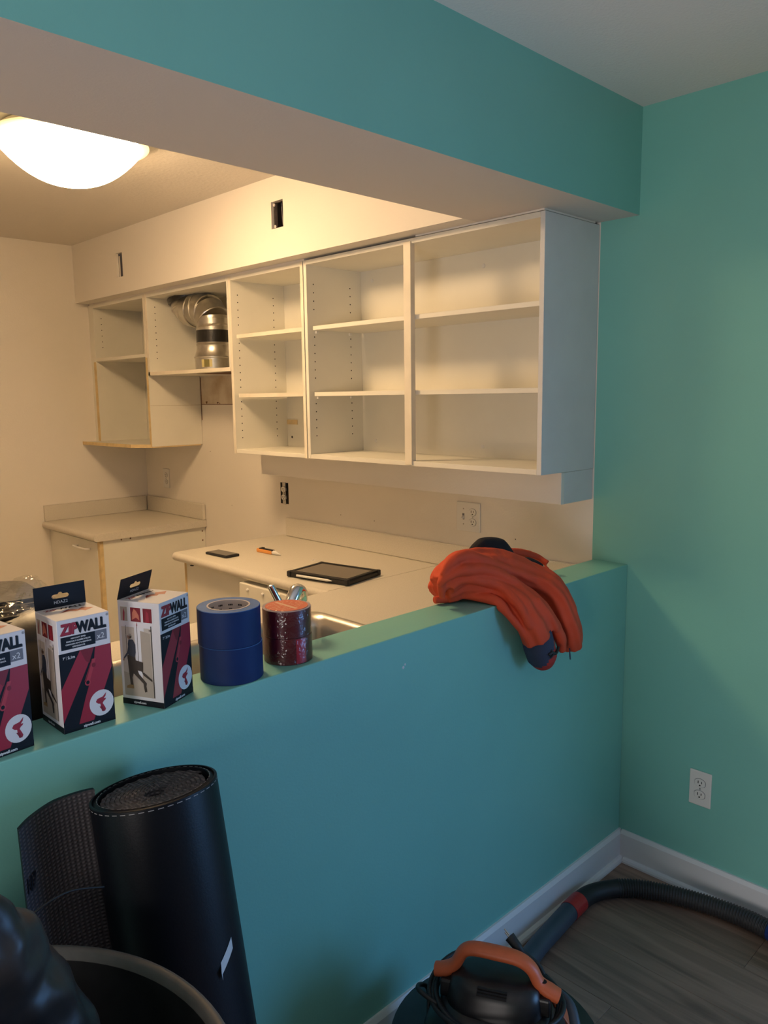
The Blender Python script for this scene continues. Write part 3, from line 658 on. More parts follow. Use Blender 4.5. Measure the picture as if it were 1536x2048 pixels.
# ================================================================== BOXES ON THE HALF WALL
def ell(cx_, cy_, rx, ry, n=28): return [(cx_+rx*math.cos(2*PI*k/n), cy_+ry*math.sin(2*PI*k/n)) for k in range(n)]
def rect(a, b, c, d): return [(a, b), (c, b), (c, d), (a, d)]
def clamp_shape(cx_, cy_, s): 
    return [(cx_+x*s, cy_+y*s) for x, y in ((.55, 1.0), (.15, .62), (-.45, .50), (-.62, .22), (-.40, -.02), (-.15, -.10), (-.12, -.45), (-.02, -.95), (.30, -1.0), (.42, -.78), (.28, -.45), (.10, -.08), (.22, .10), (.42, .22), (.50, .38), (.25, .40), (.45, .62))]
BW, BD, BH = .090, .090, .195
MPR = [CARD, PBLK, PRED, PRED2, PGREY, PWHT, PSAL, PBEI, PNAVY, PBROWN, PTAN, PSKIN, PBEI2, PRED3]
def carton(label, loc, rz, tab_tilt):
    t = thing('tape_box' if False else 'zipper_box', label, 'box', loc, rz, 'printed cartons on the half wall')
    MB().box(-BW/2, BW/2, -BD/2, BD/2, 0, BH).build('carton', CARD, t, local=True, bevel=.0006, seg=1)
    w, h = BW, BH
    # front (-y): u right, v up, in metres from lower-left corner
    mb = MB(); lay = [0]
    def put(pts, m, lv):
        e = .00012*lv+.0001
        mb.face([(-w/2+u, -BD/2-e, v) for u, v in pts], m)
    def txt(s_, size, u, v, m, lv, bold=0, shear=0, align='LEFT', sx=1):
        for f in tfaces(s_, size, bold, shear, align): put([(u+x*sx, v+y) for x, y in f], m, lv)
    put(rect(0, 0, w, .138), 1, 1)
    # pole picture: bold red diagonals
    put([(0, .020), (.001, .020), (.062, .137), (.037, .137), (0, .062)], 2, 2) if False else None
    put([(.0, .018), (.047, .108), (.060, .138), (.036, .138), (.0, .076)], 2, 2)
    put([(.026, .010), (.052, .010), (.089, .097), (.0899, .138), (.062, .138), (.058, .110)], 2, 2)
    put([(.036, .138), (.060, .138), (.050, .112), (.044, .118)], 3, 3)
    put([(.040, .082), (.055, .118), (.062, .118), (.049, .080)], 13, 3)
    put([(.0405, .0815), (.0550, .1175), (.0560, .1170), (.0420, .0805)], 3, 4)
    put(ell(.0455, .079, .0052, .0058, 14), 13, 4); put(ell(.0455, .079, .0030, .0034, 12), 1, 5)
    put(ell(.0575, .107, .0035, .0040, 12), 3, 5)
    put([(.010, .0), (.026, .010), (.046, .073), (.040, .074), (.004, .013)], 1, 5) if False else None
    put([(.006, .010), (.024, .010), (.047, .073), (.041, .072)], 1, 3)
    put(rect(0, 0, w, .010), 1, 6)
    for dx_, dv_, lv_ in ((.0012, -.0010, 2), (0, 0, 3)):
        txt('ZIP', .0250, .0055+dx_, .1700+dv_, 3 if lv_ == 2 else 2, lv_, .0011, .10, 'LEFT', .78); txt('WALL', .0250, .0325+dx_, .1700+dv_, 9 if lv_ == 2 else 1, lv_, .0011, .0, 'LEFT', .745)
    txt('\u00ae', .006, .0845, .188, 8, 2)
    put(rect(.005, .1435, .0635, .1655), 1, 2); put(rect(.0635, .1475, .084, .1655), 4, 2)
    for i, s_ in enumerate(('HEAVY-DUTY ZIPPER', 'FERMETURE À GLISSIÈRE ROBUSTE', 'CREMALLERA DE ALTA RESISTENCIA', 'REISSVERSCHLUSS')):
        txt(s_, .0033, .0345, .1602-i*.0048, 5, 3, .0001, 0, 'CENTER', .82)
    txt('x2', .0135, .0665, .1510, 5, 3, 0, 0, 'LEFT')
    txt("7'", .0062, .006, .1275, 5, 3, .0001); put(rect(.0118, .1265, .0121, .133), 5, 3); txt('2,1m', .0062, .0145, .1275, 5, 3, .0002)
    put(ell(.067, .037, .0215, .0230), 5, 5); put(clamp_shape(.067, .037, .0165), 2, 6); put([(.0665+x, .033+y) for x, y in ((-.004, -.002), (.001, -.003), (.005, -.012), (.002, -.0125))], 3, 7)
    txt('zipwall.com', .0062, .048, .0030, 5, 8, .0003, 0, 'CENTER')
    mb.build('front_print', MPR, t, local=True)
    # left side (-x): picture of a worker walking through a doorway
    mb = MB()
    def put2(pts, m, lv):
        e = .00012*lv+.0001
        mb.face([(-w/2-e, BD/2-u, v) for u, v in pts], m)
    def txt2(s_, size, u, v, m, lv, bold=0, align='LEFT'):
        for f in tfaces(s_, size, bold, 0, align): put2([(u+x, v+y) for x, y in f], m, lv)
    put2(rect(0, 0, BD, .011), 1, 1); txt2('zipwall.com', .0058, .038, .0035, 5, 2, .0002, 'CENTER')
    put2(rect(.006, .017, .072, .147), 12, 1)
    put2([(.006, .017), (.072, .017), (.072, .048), (.006, .062)], 7, 2)
    put2([(.034, .050), (.055, .047), (.055, .147), (.034, .147)], 5, 2); put2([(.045, .045), (.068, .042), (.068, .140), (.048, .144)], 4, 2) if False else put2([(.047, .046), (.068, .043), (.068, .138), (.047, .142)], 7, 3)
    put2(rect(.0150, .085, .0158, .150), 9, 3); put2(rect(.0395, .070, .0405, .152), 9, 3); put2(rect(.0700, .018, .0716, .152), 1, 4); put2(rect(.066, .143, .071, .1445), 1, 4)
    put2([(.0395, .152), (.041, .158), (.0415, .150)], 2, 4)
    # worker: helmet, face, shirt, arm, board, legs, boots
    put2(ell(.0225, .1345, .0058, .0050, 16), 12, 4); put2(rect(.0155, .1315, .0275, .1328), 12, 5)
    put2(ell(.0215, .1290, .0038, .0050, 14), 11, 4); put2(ell(.0245, .1300, .0030, .0045, 12), 9, 4)
    put2([(.0205, .1235), (.030, .1240), (.0350, .115), (.0350, .100), (.0315, .088), (.018, .090), (.019, .105), (.0185, .115)], 8, 5)
    put2([(.0195, .112), (.0165, .100), (.0075, .088), (.0095, .086), (.019, .097), (.0215, .106)], 8, 6)
    put2([(.008, .089), (.0055, .083), (.0085, .082), (.0100, .087)], 11, 6)
    put2([(.0165, .094), (.0330, .091), (.0360, .070), (.0395, .060), (.0555, .044), (.0535, .036), (.0490, .036), (.0480, .043), (.0280, .060), (.0245, .052), (.0260, .036), (.0200, .036), (.0185, .055), (.0170, .075)], 9, 6)
    put2([(.0300, .086), (.0500, .083), (.0490, .065), (.0290, .068)], 9, 7); put2([(.045, .066), (.052, .063), (.068, .052), (.068, .048), (.050, .058)], 9, 6)
    put2([(.0185, .038), (.0265, .038), (.0270, .031), (.0110, .031), (.0115, .035)], 10, 7); put2([(.0485, .038), (.0545, .037), (.0555, .028), (.0505, .0265)], 9, 7)
    for (a_, b_) in ((.006, .021), (.028, .050), (.055, .074)):
        put2(rect(a_-.003, .1555, b_+.003, .1875), 5, 2); put2(rect(a_, .158, b_, .184), 7 if a_ < .02 else 3, 3)
    put2([(.011, .158), (.014, .158), (.0155, .174), (.0135, .182), (.0115, .172)], 2, 4)
    put2([(.031, .161), (.040, .166), (.047, .161), (.046, .170), (.041, .178), (.036, .182), (.032, .174)], 6, 4)
    put2([(.060, .158), (.068, .158), (.067, .176), (.062, .180)], 2, 4)
    mb.build('side_print', MPR, t, local=True)
    # top print
    mb = MB()
    def put3(pts, m, lv): mb.face([(-w/2+u, -BD/2+v, BH+.0001+.00012*lv) for u, v in pts], m)
    for f in tfaces('ZIP', .019, .0006, .0, 'LEFT'): put3([(.010+x*.8, .070+y*.75) for x, y in f], 2, 1)
    for f in tfaces('WALL', .019, .0008, .0, 'LEFT'): put3([(.033+x*.9, .070+y*.75) for x, y in f], 1, 1)
    put3([(.030, .047), (.040, .058), (.052, .057), (.058, .050), (.068, .058), (.084, .044), (.064, .033), (.060, .043), (.050, .040), (.044, .048)], 6, 1)
    put3([(.024, .045), (.040, .058), (.048, .060), (.036, .048)], 3, 2)
    mb.build('top_print', MPR, t, local=True)
    # hang tab, hinged at the back edge, with slotted hole
    hh = .040; ty = math.sin(tab_tilt); tz = math.cos(tab_tilt)
    def tp(u, v, e=0): return (-w/2+u, BD/2-.0005+v*ty+e*tz, BH+v*tz-e*ty)
    slot = [(.030, .0185), (.033, .0155), (.058, .0155), (.061, .0185), (.061, .0205), (.058, .0230), (.050, .0230), (.0475, .0262), (.0435, .0262), (.041, .0230), (.033, .0230), (.030, .0205)]
    outer = []
    import itertools
    # ring between outer rectangle and slot, matched by angle
    n = 48; cx_, cy_ = .0455, .0195; A, B = [], []
    def hit(poly, a):
        d = (math.cos(a), math.sin(a)); best = None
        for i in range(len(poly)):
            p, q = poly[i], poly[(i+1) % len(poly)]; ex, ey = q[0]-p[0], q[1]-p[1]; den = d[0]*ey-d[1]*ex
            if abs(den) < 1e-12: continue
            px, py = p[0]-cx_, p[1]-cy_; s_ = (px*ey-py*ex)/den; u_ = (px*d[1]-py*d[0])/den
            if s_ > 0 and -1e-9 <= u_ <= 1+1e-9 and (best is None or s_ < best): best = s_
        return (cx_+d[0]*best, cy_+d[1]*best)
    angs = sorted([2*PI*k/n for k in range(n)] + [math.atan2(y_-cy_, x_-cx_) % (2*PI) for x_, y_ in ((0, 0), (w, 0), (w, hh), (0, hh))])
    R_ = [(0, 0), (w, 0), (w, hh), (0, hh)]
    A = [hit(R_, a) for a in angs]; B = [hit(slot, a) for a in angs]
    mb = MB(); m_ = len(angs)
    for k in range(m_):
        k2 = (k+1) % m_
        mb.face([tp(*A[k]), tp(*A[k2]), tp(*B[k2]), tp(*B[k])]); mb.face([tp(*A[k2], .0006), tp(*A[k], .0006), tp(*B[k], .0006), tp(*B[k2], .0006)])
        mb.face([tp(*A[k]), tp(*A[k], .0006), tp(*A[k2], .0006), tp(*A[k2])]); mb.face([tp(*B[k]), tp(*B[k2]), tp(*B[k2], .0006), tp(*B[k], .0006)])
    tb_ = mb.build('hang_tab', PBLK, t, local=True, label='black hang tab with slot')
    mb = MB()
    for f in tfaces('HDAZ2', .0075, 0, 0, 'CENTER'): mb.face([tp(.0455+x, .0065+y, -.0002) for x, y in f])
    mb.build('tab_print', PWHT, tb_, local=True)
    return t
carton('middle of three printed red, white and black cartons, its front squarely facing the room', (-1.799, .073, ZP), 0, .05)
carton('printed red, white and black carton turned to show its worker picture, beside blue tape', (-1.652+.002, .0655, ZP), math.radians(25), -.28)
carton('leftmost printed red, white and black carton, cut off by the left edge of the photo', (-1.946, .062, ZP), math.radians(7), .15)

# ------------------------------------------------------------------ tape rolls
def tape(label, cx_, cy_, z0, z1, r, mside, mtop, group, core, rc, extra=None, mark=False):
    h = z1-z0; t = thing('tape_roll', label, 'tape roll', (cx_, cy_, z0), random.uniform(0, 6), group)
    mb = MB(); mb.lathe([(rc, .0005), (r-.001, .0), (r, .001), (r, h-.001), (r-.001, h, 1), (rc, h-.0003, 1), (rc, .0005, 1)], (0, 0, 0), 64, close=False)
    mb.build('tape', [mside, mtop], t, local=True, smooth=True, angle=40)
    mb = MB(); mb.lathe([(rc-.0035, 0), (rc-.0002, 0), (rc-.0002, h+.0004), (rc-.0035, h+.0004), (rc-.0035, 0)], (0, 0, 0), 56, close=False)
    c_ = mb.build('core', core, t, local=True, smooth=True, angle=40)
    return t, c_
def blue(label, z0, z1, dx=0):
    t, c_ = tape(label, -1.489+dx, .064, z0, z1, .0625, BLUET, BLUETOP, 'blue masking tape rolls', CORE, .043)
    mb = MB()
    for k in range(12):
        a = 2*PI*k/12; rc_ = .0392
        for j, (dz, w_, h_) in enumerate(((.012, .20, .0035), (.019, .14, .002), (.031, .18, .005), (.045, .2, .003))):
            for q in range(3):
                a0 = a+w_*(q/3-.5)*1.2; a1 = a0+w_*.3; z = z1-z0-dz
                mb.face([(rc_*math.cos(a1), rc_*math.sin(a1), z), (rc_*math.cos(a0), rc_*math.sin(a0), z), (rc_*math.cos(a0), rc_*math.sin(a0), z+h_), (rc_*math.cos(a1), rc_*math.sin(a1), z+h_)])
    mb.build('core_print', PBLK, c_, local=True)
    return t
h_ = .0732
blue('blue masking tape roll, lower of the stacked pair on the half wall', ZP+.0002, ZP+h_, .001)
blue('blue masking tape roll on top of the pair, its printed card core showing', ZP+h_+.0006, ZP+.147, -.001)
def red(label, z0, z1, top, dx):
    t, c_ = tape(label, -1.345+dx, .066, z0, z1, .0515, REDT, LAV if top else REDT, 'red tape rolls wrapped in clear film', LAV, .046)
    mb = MB(); r = .0518; h = z1-z0
    for k in range(6):
        a0, a1 = math.radians(-108+k*4.5), math.radians(-108+(k+1)*4.5); c0 = math.cos(random.Random(k).random())*.004
        mb.face([(r*math.cos(a0), r*math.sin(a0), .002), (r*math.cos(a1), r*math.sin(a1), .002), (r*math.cos(a1), r*math.sin(a1), h-.002), (r*math.cos(a0), r*math.sin(a0), h-.002)])
    if not top: mb.build('bright_strip', REDB, t, local=True, label='brighter red strip')  # brighter red strip on part of the lower roll's side
    t.rotation_euler = (0, 0, 0)
    if top:
        MB().lathe([(.0455, h-.001), (.0455, h+.0008)], (0, 0, 0), 48).build('label_disc', REDTOP, t, local=True)
        mb = MB(); rng = random.Random(2)
        for row in range(7):
            y = .032-row*.0095
            half = math.sqrt(max(0, .041**2-y*y)); x = -half
            while x < half-.004:
                w_ = rng.uniform(.002, .007)
                if rng.random() < .75 and not (-.006 < x < .004): mb.face([(x, y, h+.001), (x+w_, y, h+.001), (x+w_, y+.0022, h+.001), (x, y+.0022, h+.001)])
                x += w_+.0016
        mb.face([(-.005, -.036, h+.0011), (.003, -.036, h+.0011), (.003, .036, h+.0011), (-.005, .036, h+.0011)])
        mb.build('label_print', PEACH, t, local=True)
    return t
red('dark red tape roll, lower of the film-wrapped pair beside the blue tape', ZP+.0002, ZP+.057, False, .001)
red('dark red tape roll on top of the film-wrapped pair, with an orange printed label disc', ZP+.0576, ZP+.116, True, 0)
mb = MB(); n = 56; prof = []
Z0, Z1 = ZP+.0012, ZP+.1175
ring = []
for z, r in ((Z0, .0535), (Z0+.02, .0530), (Z0+.05, .0527), (Z0+.056, .0524), (Z0+.08, .0530), (Z0+.10, .0526), (Z1-.003, .0528), (Z1, .0512), (Z1+.001, .0475)):
    ring.append([(-1.345+(r+.0012*abs(noise.noise(Vector((math.cos(a)*2, math.sin(a)*2, z*40)))))*math.cos(a), .066+(r+.0012*abs(noise.noise(Vector((math.cos(a)*2, math.sin(a)*2, z*40)))))*math.sin(a), z) for a in [2*PI*k/n for k in range(n)]])
loops(mb, ring, cap=False)
tag(mb.build('shrink_wrap', mat_film('tape_shrink_film', (.95, .93, .95), (1, 1, 1), .045, .8, 45, .12), smooth=True, recenter=True), 'clear shrink film wrapped tightly around the two red tape rolls', 'film')

# ------------------------------------------------------------------ black sheeting in clear wrap behind the boxes
def blob(name, c, size, m, parent=None, subdiv=5, amp=.02, freq=8, flat_bottom=None, seed=0, power=3.0, **kw):
    bm = bmesh.new(); bmesh.ops.create_icosphere(bm, subdivisions=subdiv, radius=1)
    for v in bm.verts:
        p = v.co.normalized(); k = (abs(p.x)**power+abs(p.y)**power+abs(p.z)**power)**(-1/power); q = p*k
        w_ = Vector((q.x*size[0], q.y*size[1], q.z*size[2]))
        nn = noise.fractal(w_*freq+Vector((seed, seed*2, 0)), 1.0, 2.0, 3); w_ += p*nn*amp
        v.co = w_
        if flat_bottom is not None and v.co.z < flat_bottom: v.co.z = flat_bottom
    o = MB(); o.v = [tuple(v.co+Vector(c)) for v in bm.verts]; o.f = [tuple(v.index for v in f.verts) for f in bm.faces]; o.m = [0]*len(o.f); bm.free()
    return o.build(name, m, parent, smooth=True, **kw)
pk = thing('sheeting_pack', 'pack of black plastic sheeting in crumpled clear wrap on the worktop behind the cartons', 'package', (-2.02, .36, ct1))
blob('sheeting', (-1.99, .345, ct1+.146), (.35, .205, .144), SHEET, pk, 5, .010, 7, -.144, 3, 3.5)
# folded layers at the top left
mb = MB()
for k in range(6):
    z = ct1+.279+k*.0062; xx = -1.80+.012*k
    pts = smoothpath([(-2.36, .17+.01*k, z-.035), (-2.15, .175+.012*k, z-.004), (-1.98, .185+.012*k, z), (xx-.04, .20+.015*k, z-.012), (xx, .24+.02*k, z-.03)], 4)
    A = [Vector(p) for p in pts]; B = [Vector((p.x+.01, .50-.01*k, p.z+.002)) for p in pts]
    for i in range(len(A)-1):
        mb.face([A[i], A[i+1], B[i+1], B[i]]); mb.face([A[i]-Vector((0, 0, .003)), A[i], A[i+1]][::-1] if False else [A[i], A[i]-Vector((0, .001, .0035)), A[i+1]-Vector((0, .001, .0035)), A[i+1]])
mb.build('folded_layer', mat('glossy_black_film', (.03, .024, .018), .42, bump=1.0, bscale=45, var=.5, vscale=25), pk, kind='stuff')
def crumple(name, m, parent, c, sx, sy, hz_, n=34, seed=0, fr=14, amp=.02):
    mb = MB(); V = {}
    for i in range(n+1):
        for j in range(n+1):
            u, v = i/n*2-1, j/n*2-1; r = min(1, math.hypot(u, v*.9))
            x = c[0]+u*sx; y = c[1]+v*sy
            q = Vector((x*fr, y*fr, seed)); nz = noise.turbulence(q, 3, True)
            z = c[2]+hz_*(1-r**2.2)+amp*(nz-.5)*1.6
            V[i, j] = (x+noise.noise(q*1.3)*.012, y+noise.noise(q*1.7+Vector((5, 0, 0)))*.012, z)
    for i in range(n):
        for j in range(n): mb.face([V[i, j], V[i+1, j], V[i+1, j+1], V[i, j+1]])
    return mb.build(name, m, parent, smooth=False)
crumple('clear_wrap', FILM, pk, (-2.085, .36, ct1+.300), .27, .19, .008, 36, 1.0, 14, .012)
crumple('clear_wrap', FILM, pk, (-1.80, .28, ct1+.270), .07, .06, .070, 20, 4.0, 18, .012)

# ================================================================== JACKET
def jacket():
    root = thing('jacket', 'crumpled orange jacket with navy lining draped over the half wall near the teal corner', 'jacket', (-.60, .06, ZP))
    mb = MB()
    def fold(a, t, k1=4, ph_=0, am=.10): return 1+am*math.sin(k1*a+ph_+t*2.2)+.05*math.sin(9*a-ph_*2+t*5)
    def limb(P_, R_, flat, k1, ph_, am=.10, upv=(0, 0, 1)):
        pts = smoothpath(P_, 7); mb.tube(pts, lerplist(R_, len(pts)), 44, flat=flat, shape=lambda a, t: fold(a, t, k1, ph_, am), upv=upv)
    # right hanging lobe
    limb([(-.80, .105, 1.085), (-.76, .10, 1.115), (-.70, .09, 1.128), (-.60, .065, 1.108), (-.52, .035, 1.072), (-.475, -.012, 1.035), (-.452, -.042, .965), (-.420, -.045, .895), (-.402, -.046, .862)],
         [.034, .044, .046, .046, .046, .046, .044, .040, .030], 1.15, 4, .4, .06)
    # left hanging sleeve
    limb([(-.785, .12, 1.060), (-.755, .115, 1.072), (-.72, .10, 1.078), (-.655, .05, 1.066), (-.625, -.005, 1.035), (-.608, -.044, .980), (-.588, -.052, .935)],
         [.030, .040, .042, .042, .045, .047, .046], 1.15, 5, 1.3, .06)
    # back of the heap over the kitchen edge
    limb([(-.755, .165, 1.045), (-.72, .16, 1.07), (-.66, .15, 1.07), (-.56, .14, 1.062), (-.47, .12, 1.055)], [.028, .04, .045, .035, .02], 1.0, 4, 2.2, .08)
    # bunched folds lying on top of one another
    for P_, R_ in (([(-.835, .075, 1.125), (-.815, .065, 1.155), (-.76, .06, 1.166), (-.66, .035, 1.128), (-.555, .002, 1.080), (-.50, -.035, 1.035)], [.010, .016, .018, .015, .013, .008]),
                   ([(-.835, .085, 1.095), (-.825, .07, 1.118), (-.782, .05, 1.134), (-.695, .028, 1.120), (-.612, -.012, 1.070), (-.572, -.058, 1.012), (-.515, -.075, .92), (-.49, -.07, .87)], [.010, .015, .017, .016, .015, .015, .014, .008]),
                   ([(-.815, .10, 1.070), (-.80, .075, 1.098), (-.743, .045, 1.105), (-.675, .008, 1.078), (-.662, -.045, 1.030), (-.645, -.072, .975)], [.010, .014, .015, .015, .014, .010]),
                   ([(-.810, .125, 1.043), (-.775, .11, 1.045), (-.735, .085, 1.050), (-.700, .012, 1.044), (-.685, -.030, 1.008), (-.650, -.055, .950)], [.012, .012, .012, .012, .011, .008]),
                   ([(-.60, -.06, 1.04), (-.575, -.080, .99), (-.548, -.088, .945)], [.006, .012, .008]),
                   ([(-.815, .09, 1.055), (-.825, .085, 1.10), (-.82, .075, 1.145)], [.010, .014, .010]),
                   ([(-.46, -.02, 1.05), (-.43, -.06, .98), (-.405, -.07, .90), (-.398, -.06, .86)], [.008, .012, .012, .008])):
        pts = smoothpath(P_, 7); mb.tube(pts, lerplist(R_, len(pts)), 20)
    # hood rim stretching right
    limb([(-.55, .165, 1.135), (-.48, .170, 1.126), (-.40, .162, 1.110), (-.33, .135, 1.090), (-.315, .10, 1.068)], [.010, .012, .013, .013, .012], 1, 3, 0, .05)
    limb([(-.325, .10, 1.055), (-.35, .07, 1.045), (-.40, .055, 1.042)], [.012, .010, .008], 1, 3, 0, .05)
    o = mb.build('shell', JORG, root, smooth=True)
    r = o.modifiers.new('remesh', 'REMESH'); r.mode = 'VOXEL'; r.voxel_size = .0032; r.use_smooth_shade = True
    s = o.modifiers.new('smooth', 'SMOOTH'); s.factor = .5; s.iterations = 4
    dg = bpy.context.evaluated_depsgraph_get(); me = bpy.data.meshes.new_from_object(o.evaluated_get(dg)); o.modifiers.clear()
    off = origin(root); NRM = [v.normal.copy() for v in me.vertices]
    for v in me.vertices:
        w_ = v.co+off
        # flowing folds: direction runs along the drape, from upper left to lower right
        q = Vector(((w_.x*.62+w_.z*.78)*16+noise.noise(w_*6)*1.2, w_.y*8, (w_.x*.78-w_.z*.62)*4))
        v.co += NRM[v.index]*(.0065*noise.noise(q) + .0022*noise.noise(w_*38))
        w_ = v.co+off
        if w_.z > ZP-.02 and -.004 < w_.y < T+.004 and w_.z < ZP+.002: v.co.z = ZP+.002-off.z
        if w_.z < ZP and -.008 < w_.y < .06: v.co.y = -.004-off.y
        if w_.z < ct1+.004: 
            if w_.y > T: v.co.z = ct1+.004-off.z
    me.polygons.foreach_set('use_smooth', [True]*len(me.polygons))
    old = o.data; o.data = me; me.materials.clear(); me.materials.append(JORG)
    # black opening (inside of the body) at the back right of the heap
    mb = MB(); pts = smoothpath([(-.66, .125, 1.135), (-.60, .135, 1.142), (-.53, .13, 1.125), (-.46, .125, 1.082), (-.385, .115, 1.070), (-.345, .105, 1.062)], 6)
    mb.tube(pts, lerplist([.010, .040, .046, .030, .026, .014], len(pts)), 28, flat=.9, shape=lambda a, t: 1+.08*math.sin(3*a+t*4))
    mb.build('inner_lining', JBLK, root, smooth=True)
    # navy collar flap poking up
    mb = MB(); mb.prism([(-.515, .045, 1.075), (-.470, .02, 1.045), (-.452, .03, 1.060), (-.487, .055, 1.105)], (0, -.006, 0)); mb.build('collar_flap', JNAV, root, bevel=.002)
    # cuff below the left sleeve, navy on the left, red on the right
    mb = MB(); pts = smoothpath([(-.592, -.050, .950), (-.578, -.052, .905), (-.562, -.052, .868), (-.550, -.050, .842)], 5)
    i0 = len(mb.v); mb.tube(pts, lerplist([.041, .043, .041, .024], len(pts)), 36, flat=1.02)
    for i, f in enumerate(mb.f):
        c_ = sum((Vector(mb.v[k]) for k in f), Vector())/len(f)
        mb.m[i] = 0 if c_.x < -.552-(.945-c_.z)*.42 else 1   # slanted seam between navy cuff and red hem
    cf = mb.build('cuff', [JNAV, JRED], root, smooth=True, label='navy cuff with red hem')
    MB().tube(smoothpath([(-.592, -.094, .890), (-.580, -.097, .895), (-.566, -.097, .888), (-.553, -.095, .892), (-.543, -.091, .900)], 4), .0042, 8).build('drawcord', BLK, cf, smooth=True)
    MB().tube(smoothpath([(-.584, -.0955, .902), (-.577, -.099, .890), (-.586, -.096, .881)], 4), .0025, 8).build('drawcord', BLK, cf, smooth=True)
    MB().tube([(-.446, -.066, .868), (-.444, -.067, .846), (-.442, -.067, .834)], [.0016, .0022, .0018], 8).build('zip_pull', JNAV, root, smooth=True)
    # seams near the sleeve hem
    return root
jacket()

# ================================================================== MAT ROLL
top = Vector((-1.768, -.128, .966)); bot = Vector((-1.760, -.318, .006)); ax = (top-bot).normalized(); Lr = (top-bot).length
mr = thing('mat_roll', 'tall black rolled-up rubber mat leaning against the teal half wall', 'mat', tuple(bot))
mr.location = bot
q = Vector((0, 0, 1)).rotation_difference(ax)
def onroll(r, a, h): return bot + q @ Vector((r*math.cos(a), r*math.sin(a), h))
R0 = .100
mb = MB(); mb.lathe([(R0*.985, 0), (R0, .002), (R0, Lr-.001), (R0-.0015, Lr), (R0-.004, Lr), (R0-.004, Lr-.010)], tuple(bot), 72, axis=ax, close=False)
mb.face([onroll(R0*.985, 2*PI*k/72, 0) for k in range(72)][::-1])
mb.build('outer_layer', MATB, mr, smooth=True, angle=40)
# spiral of inner layers, standing slightly below the rim
mb = MB(); n = 72*9; r0_, r1_ = .014, R0-.0195; hh = Lr-.004
for k in range(n):
    t0, t1 = k/n, (k+1)/n; a0, a1 = -t0*18*PI/1.0, -t1*18*PI/1.0; ra, rb = r0_+(r1_-r0_)*t0, r0_+(r1_-r0_)*t1; th_ = .0066
    j0, j1 = .0012*math.sin(k*2.1)+.004*t0, .0012*math.sin((k+1)*2.1)+.004*t1
    A = onroll(ra, a0, hh-.006+j0); B = onroll(rb, a1, hh-.006+j1); C_ = onroll(rb+th_, a1, hh-.006+j1); D_ = onroll(ra+th_, a0, hh-.006+j0)
    mb.face([A, B, C_, D_]); A2 = onroll(ra, a0, hh-.03); B2 = onroll(rb, a1, hh-.03); C2 = onroll(rb+th_, a1, hh-.03); D2 = onroll(ra+th_, a0, hh-.03)
    mb.face([B, A, A2, B2]); mb.face([D_, C_, C2, D2])
mb.face([onroll(r1_+.004, 2*PI*k/48, hh-.024) for k in range(48)])
mb.build('inner_spiral', MATBACK, mr, label='grey dimpled inner layers', kind='stuff')
mb = MB(); mb.lathe([(R0-.0125, Lr-.06), (R0-.0125, Lr-.001), (R0-.0115, Lr), (R0-.0055, Lr-.0035), (R0-.0045, Lr-.004), (R0-.0045, Lr-.06)], tuple(bot), 72, axis=ax, close=False)
mb.build('second_layer', MATB, mr, smooth=True, angle=40)
# dashed stitching round the rim
mb = MB()
for k in range(44):
    a0, a1 = 2*PI*k/44, 2*PI*(k+.6)/44
    for r, h in ((R0+.0004, Lr-.004),):
        mb.face([onroll(r, a0, h-.0012), onroll(r, a1, h-.0012), onroll(r, a1, h), onroll(r, a0, h)])
    mb.face([onroll(R0-.0110, a0, Lr+.0006), onroll(R0-.0110, a1, Lr+.0006), onroll(R0-.0120, a1, Lr+.0006), onroll(R0-.0120, a0, Lr+.0006)])
mb.build('edge_stitching', mat('pale_stitch', (.35, .33, .34), .7), mr)
# loose outer end flaring to the left, back side showing
mb = MB(); rows = []
for (x, y) in [(p.x, p.y) for p in smoothpath([(-1.836, -.058, 0), (-1.850, -.053, 0), (-1.876, -.050, 0), (-1.904, -.053, 0), (-1.943, -.074, 0), (-1.968, -.096, 0)], 4)]:
    rows.append((x, y))
Nn = len(rows)
A = [Vector((x+.000, y, .962)) for x, y in rows]; B = [Vector((x-.035, y-.185, .006)) for x, y in rows]
for i in range(Nn-1):
    e = Vector((0, .007, 0))
    mb.face([B[i+1], B[i], A[i], A[i+1]], 0); mb.face([B[i]+e, B[i+1]+e, A[i+1]+e, A[i]+e], 1); mb.face([A[i], A[i]+e, A[i+1]+e, A[i+1]], 1)
mb.face([A[-1], A[-1]+e, B[-1]+e, B[-1]], 1)
fp = mb.build('loose_end', [MATBACK, MATB], mr, smooth=True, angle=40, label='grey dimpled loose end of the mat')
# partial stamped letters on the back
mb = MB()
for f in tfaces('107', .030, .0006, .1, 'LEFT'):
    pp = []
    for x, y in f:
        z = .866+y; k_ = (.962-z)/.956; xx = -1.966+x*.45; pp.append((xx-.035*k_, -.096-.185*k_-.0012+(xx+1.968)*.84, z))
    mb.face(pp)
mb.build('stamp', PBLK, fp)
# paper labels stuck to the side
def roll_label(h, ang0, w_, hgt, skew):
    mb = MB(); k_ = 5
    for i in range(k_):
        a0, a1 = ang0+w_*i/k_/R0, ang0+w_*(i+1)/k_/R0; s0, s1 = skew*i/k_, skew*(i+1)/k_
        mb.face([onroll(R0+.0006, a0, h+s0), onroll(R0+.0006, a1, h+s1), onroll(R0+.0008, a1, h+s1+hgt), onroll(R0+.0008, a0, h+s0+hgt)])
    mb.face([onroll(R0+.0006, ang0, h), onroll(R0+.0006, ang0, h+hgt*.8), onroll(R0+.006, ang0-.05, h+hgt*.3), onroll(R0+.004, ang0-.03, h-hgt*.4)])
    mb.build('paper_label', PAPER, mr, label='small white paper label')
roll_label(.695, -1.42, .030, .018, .024); roll_label(.515, -1.34, .026, .020, .024)

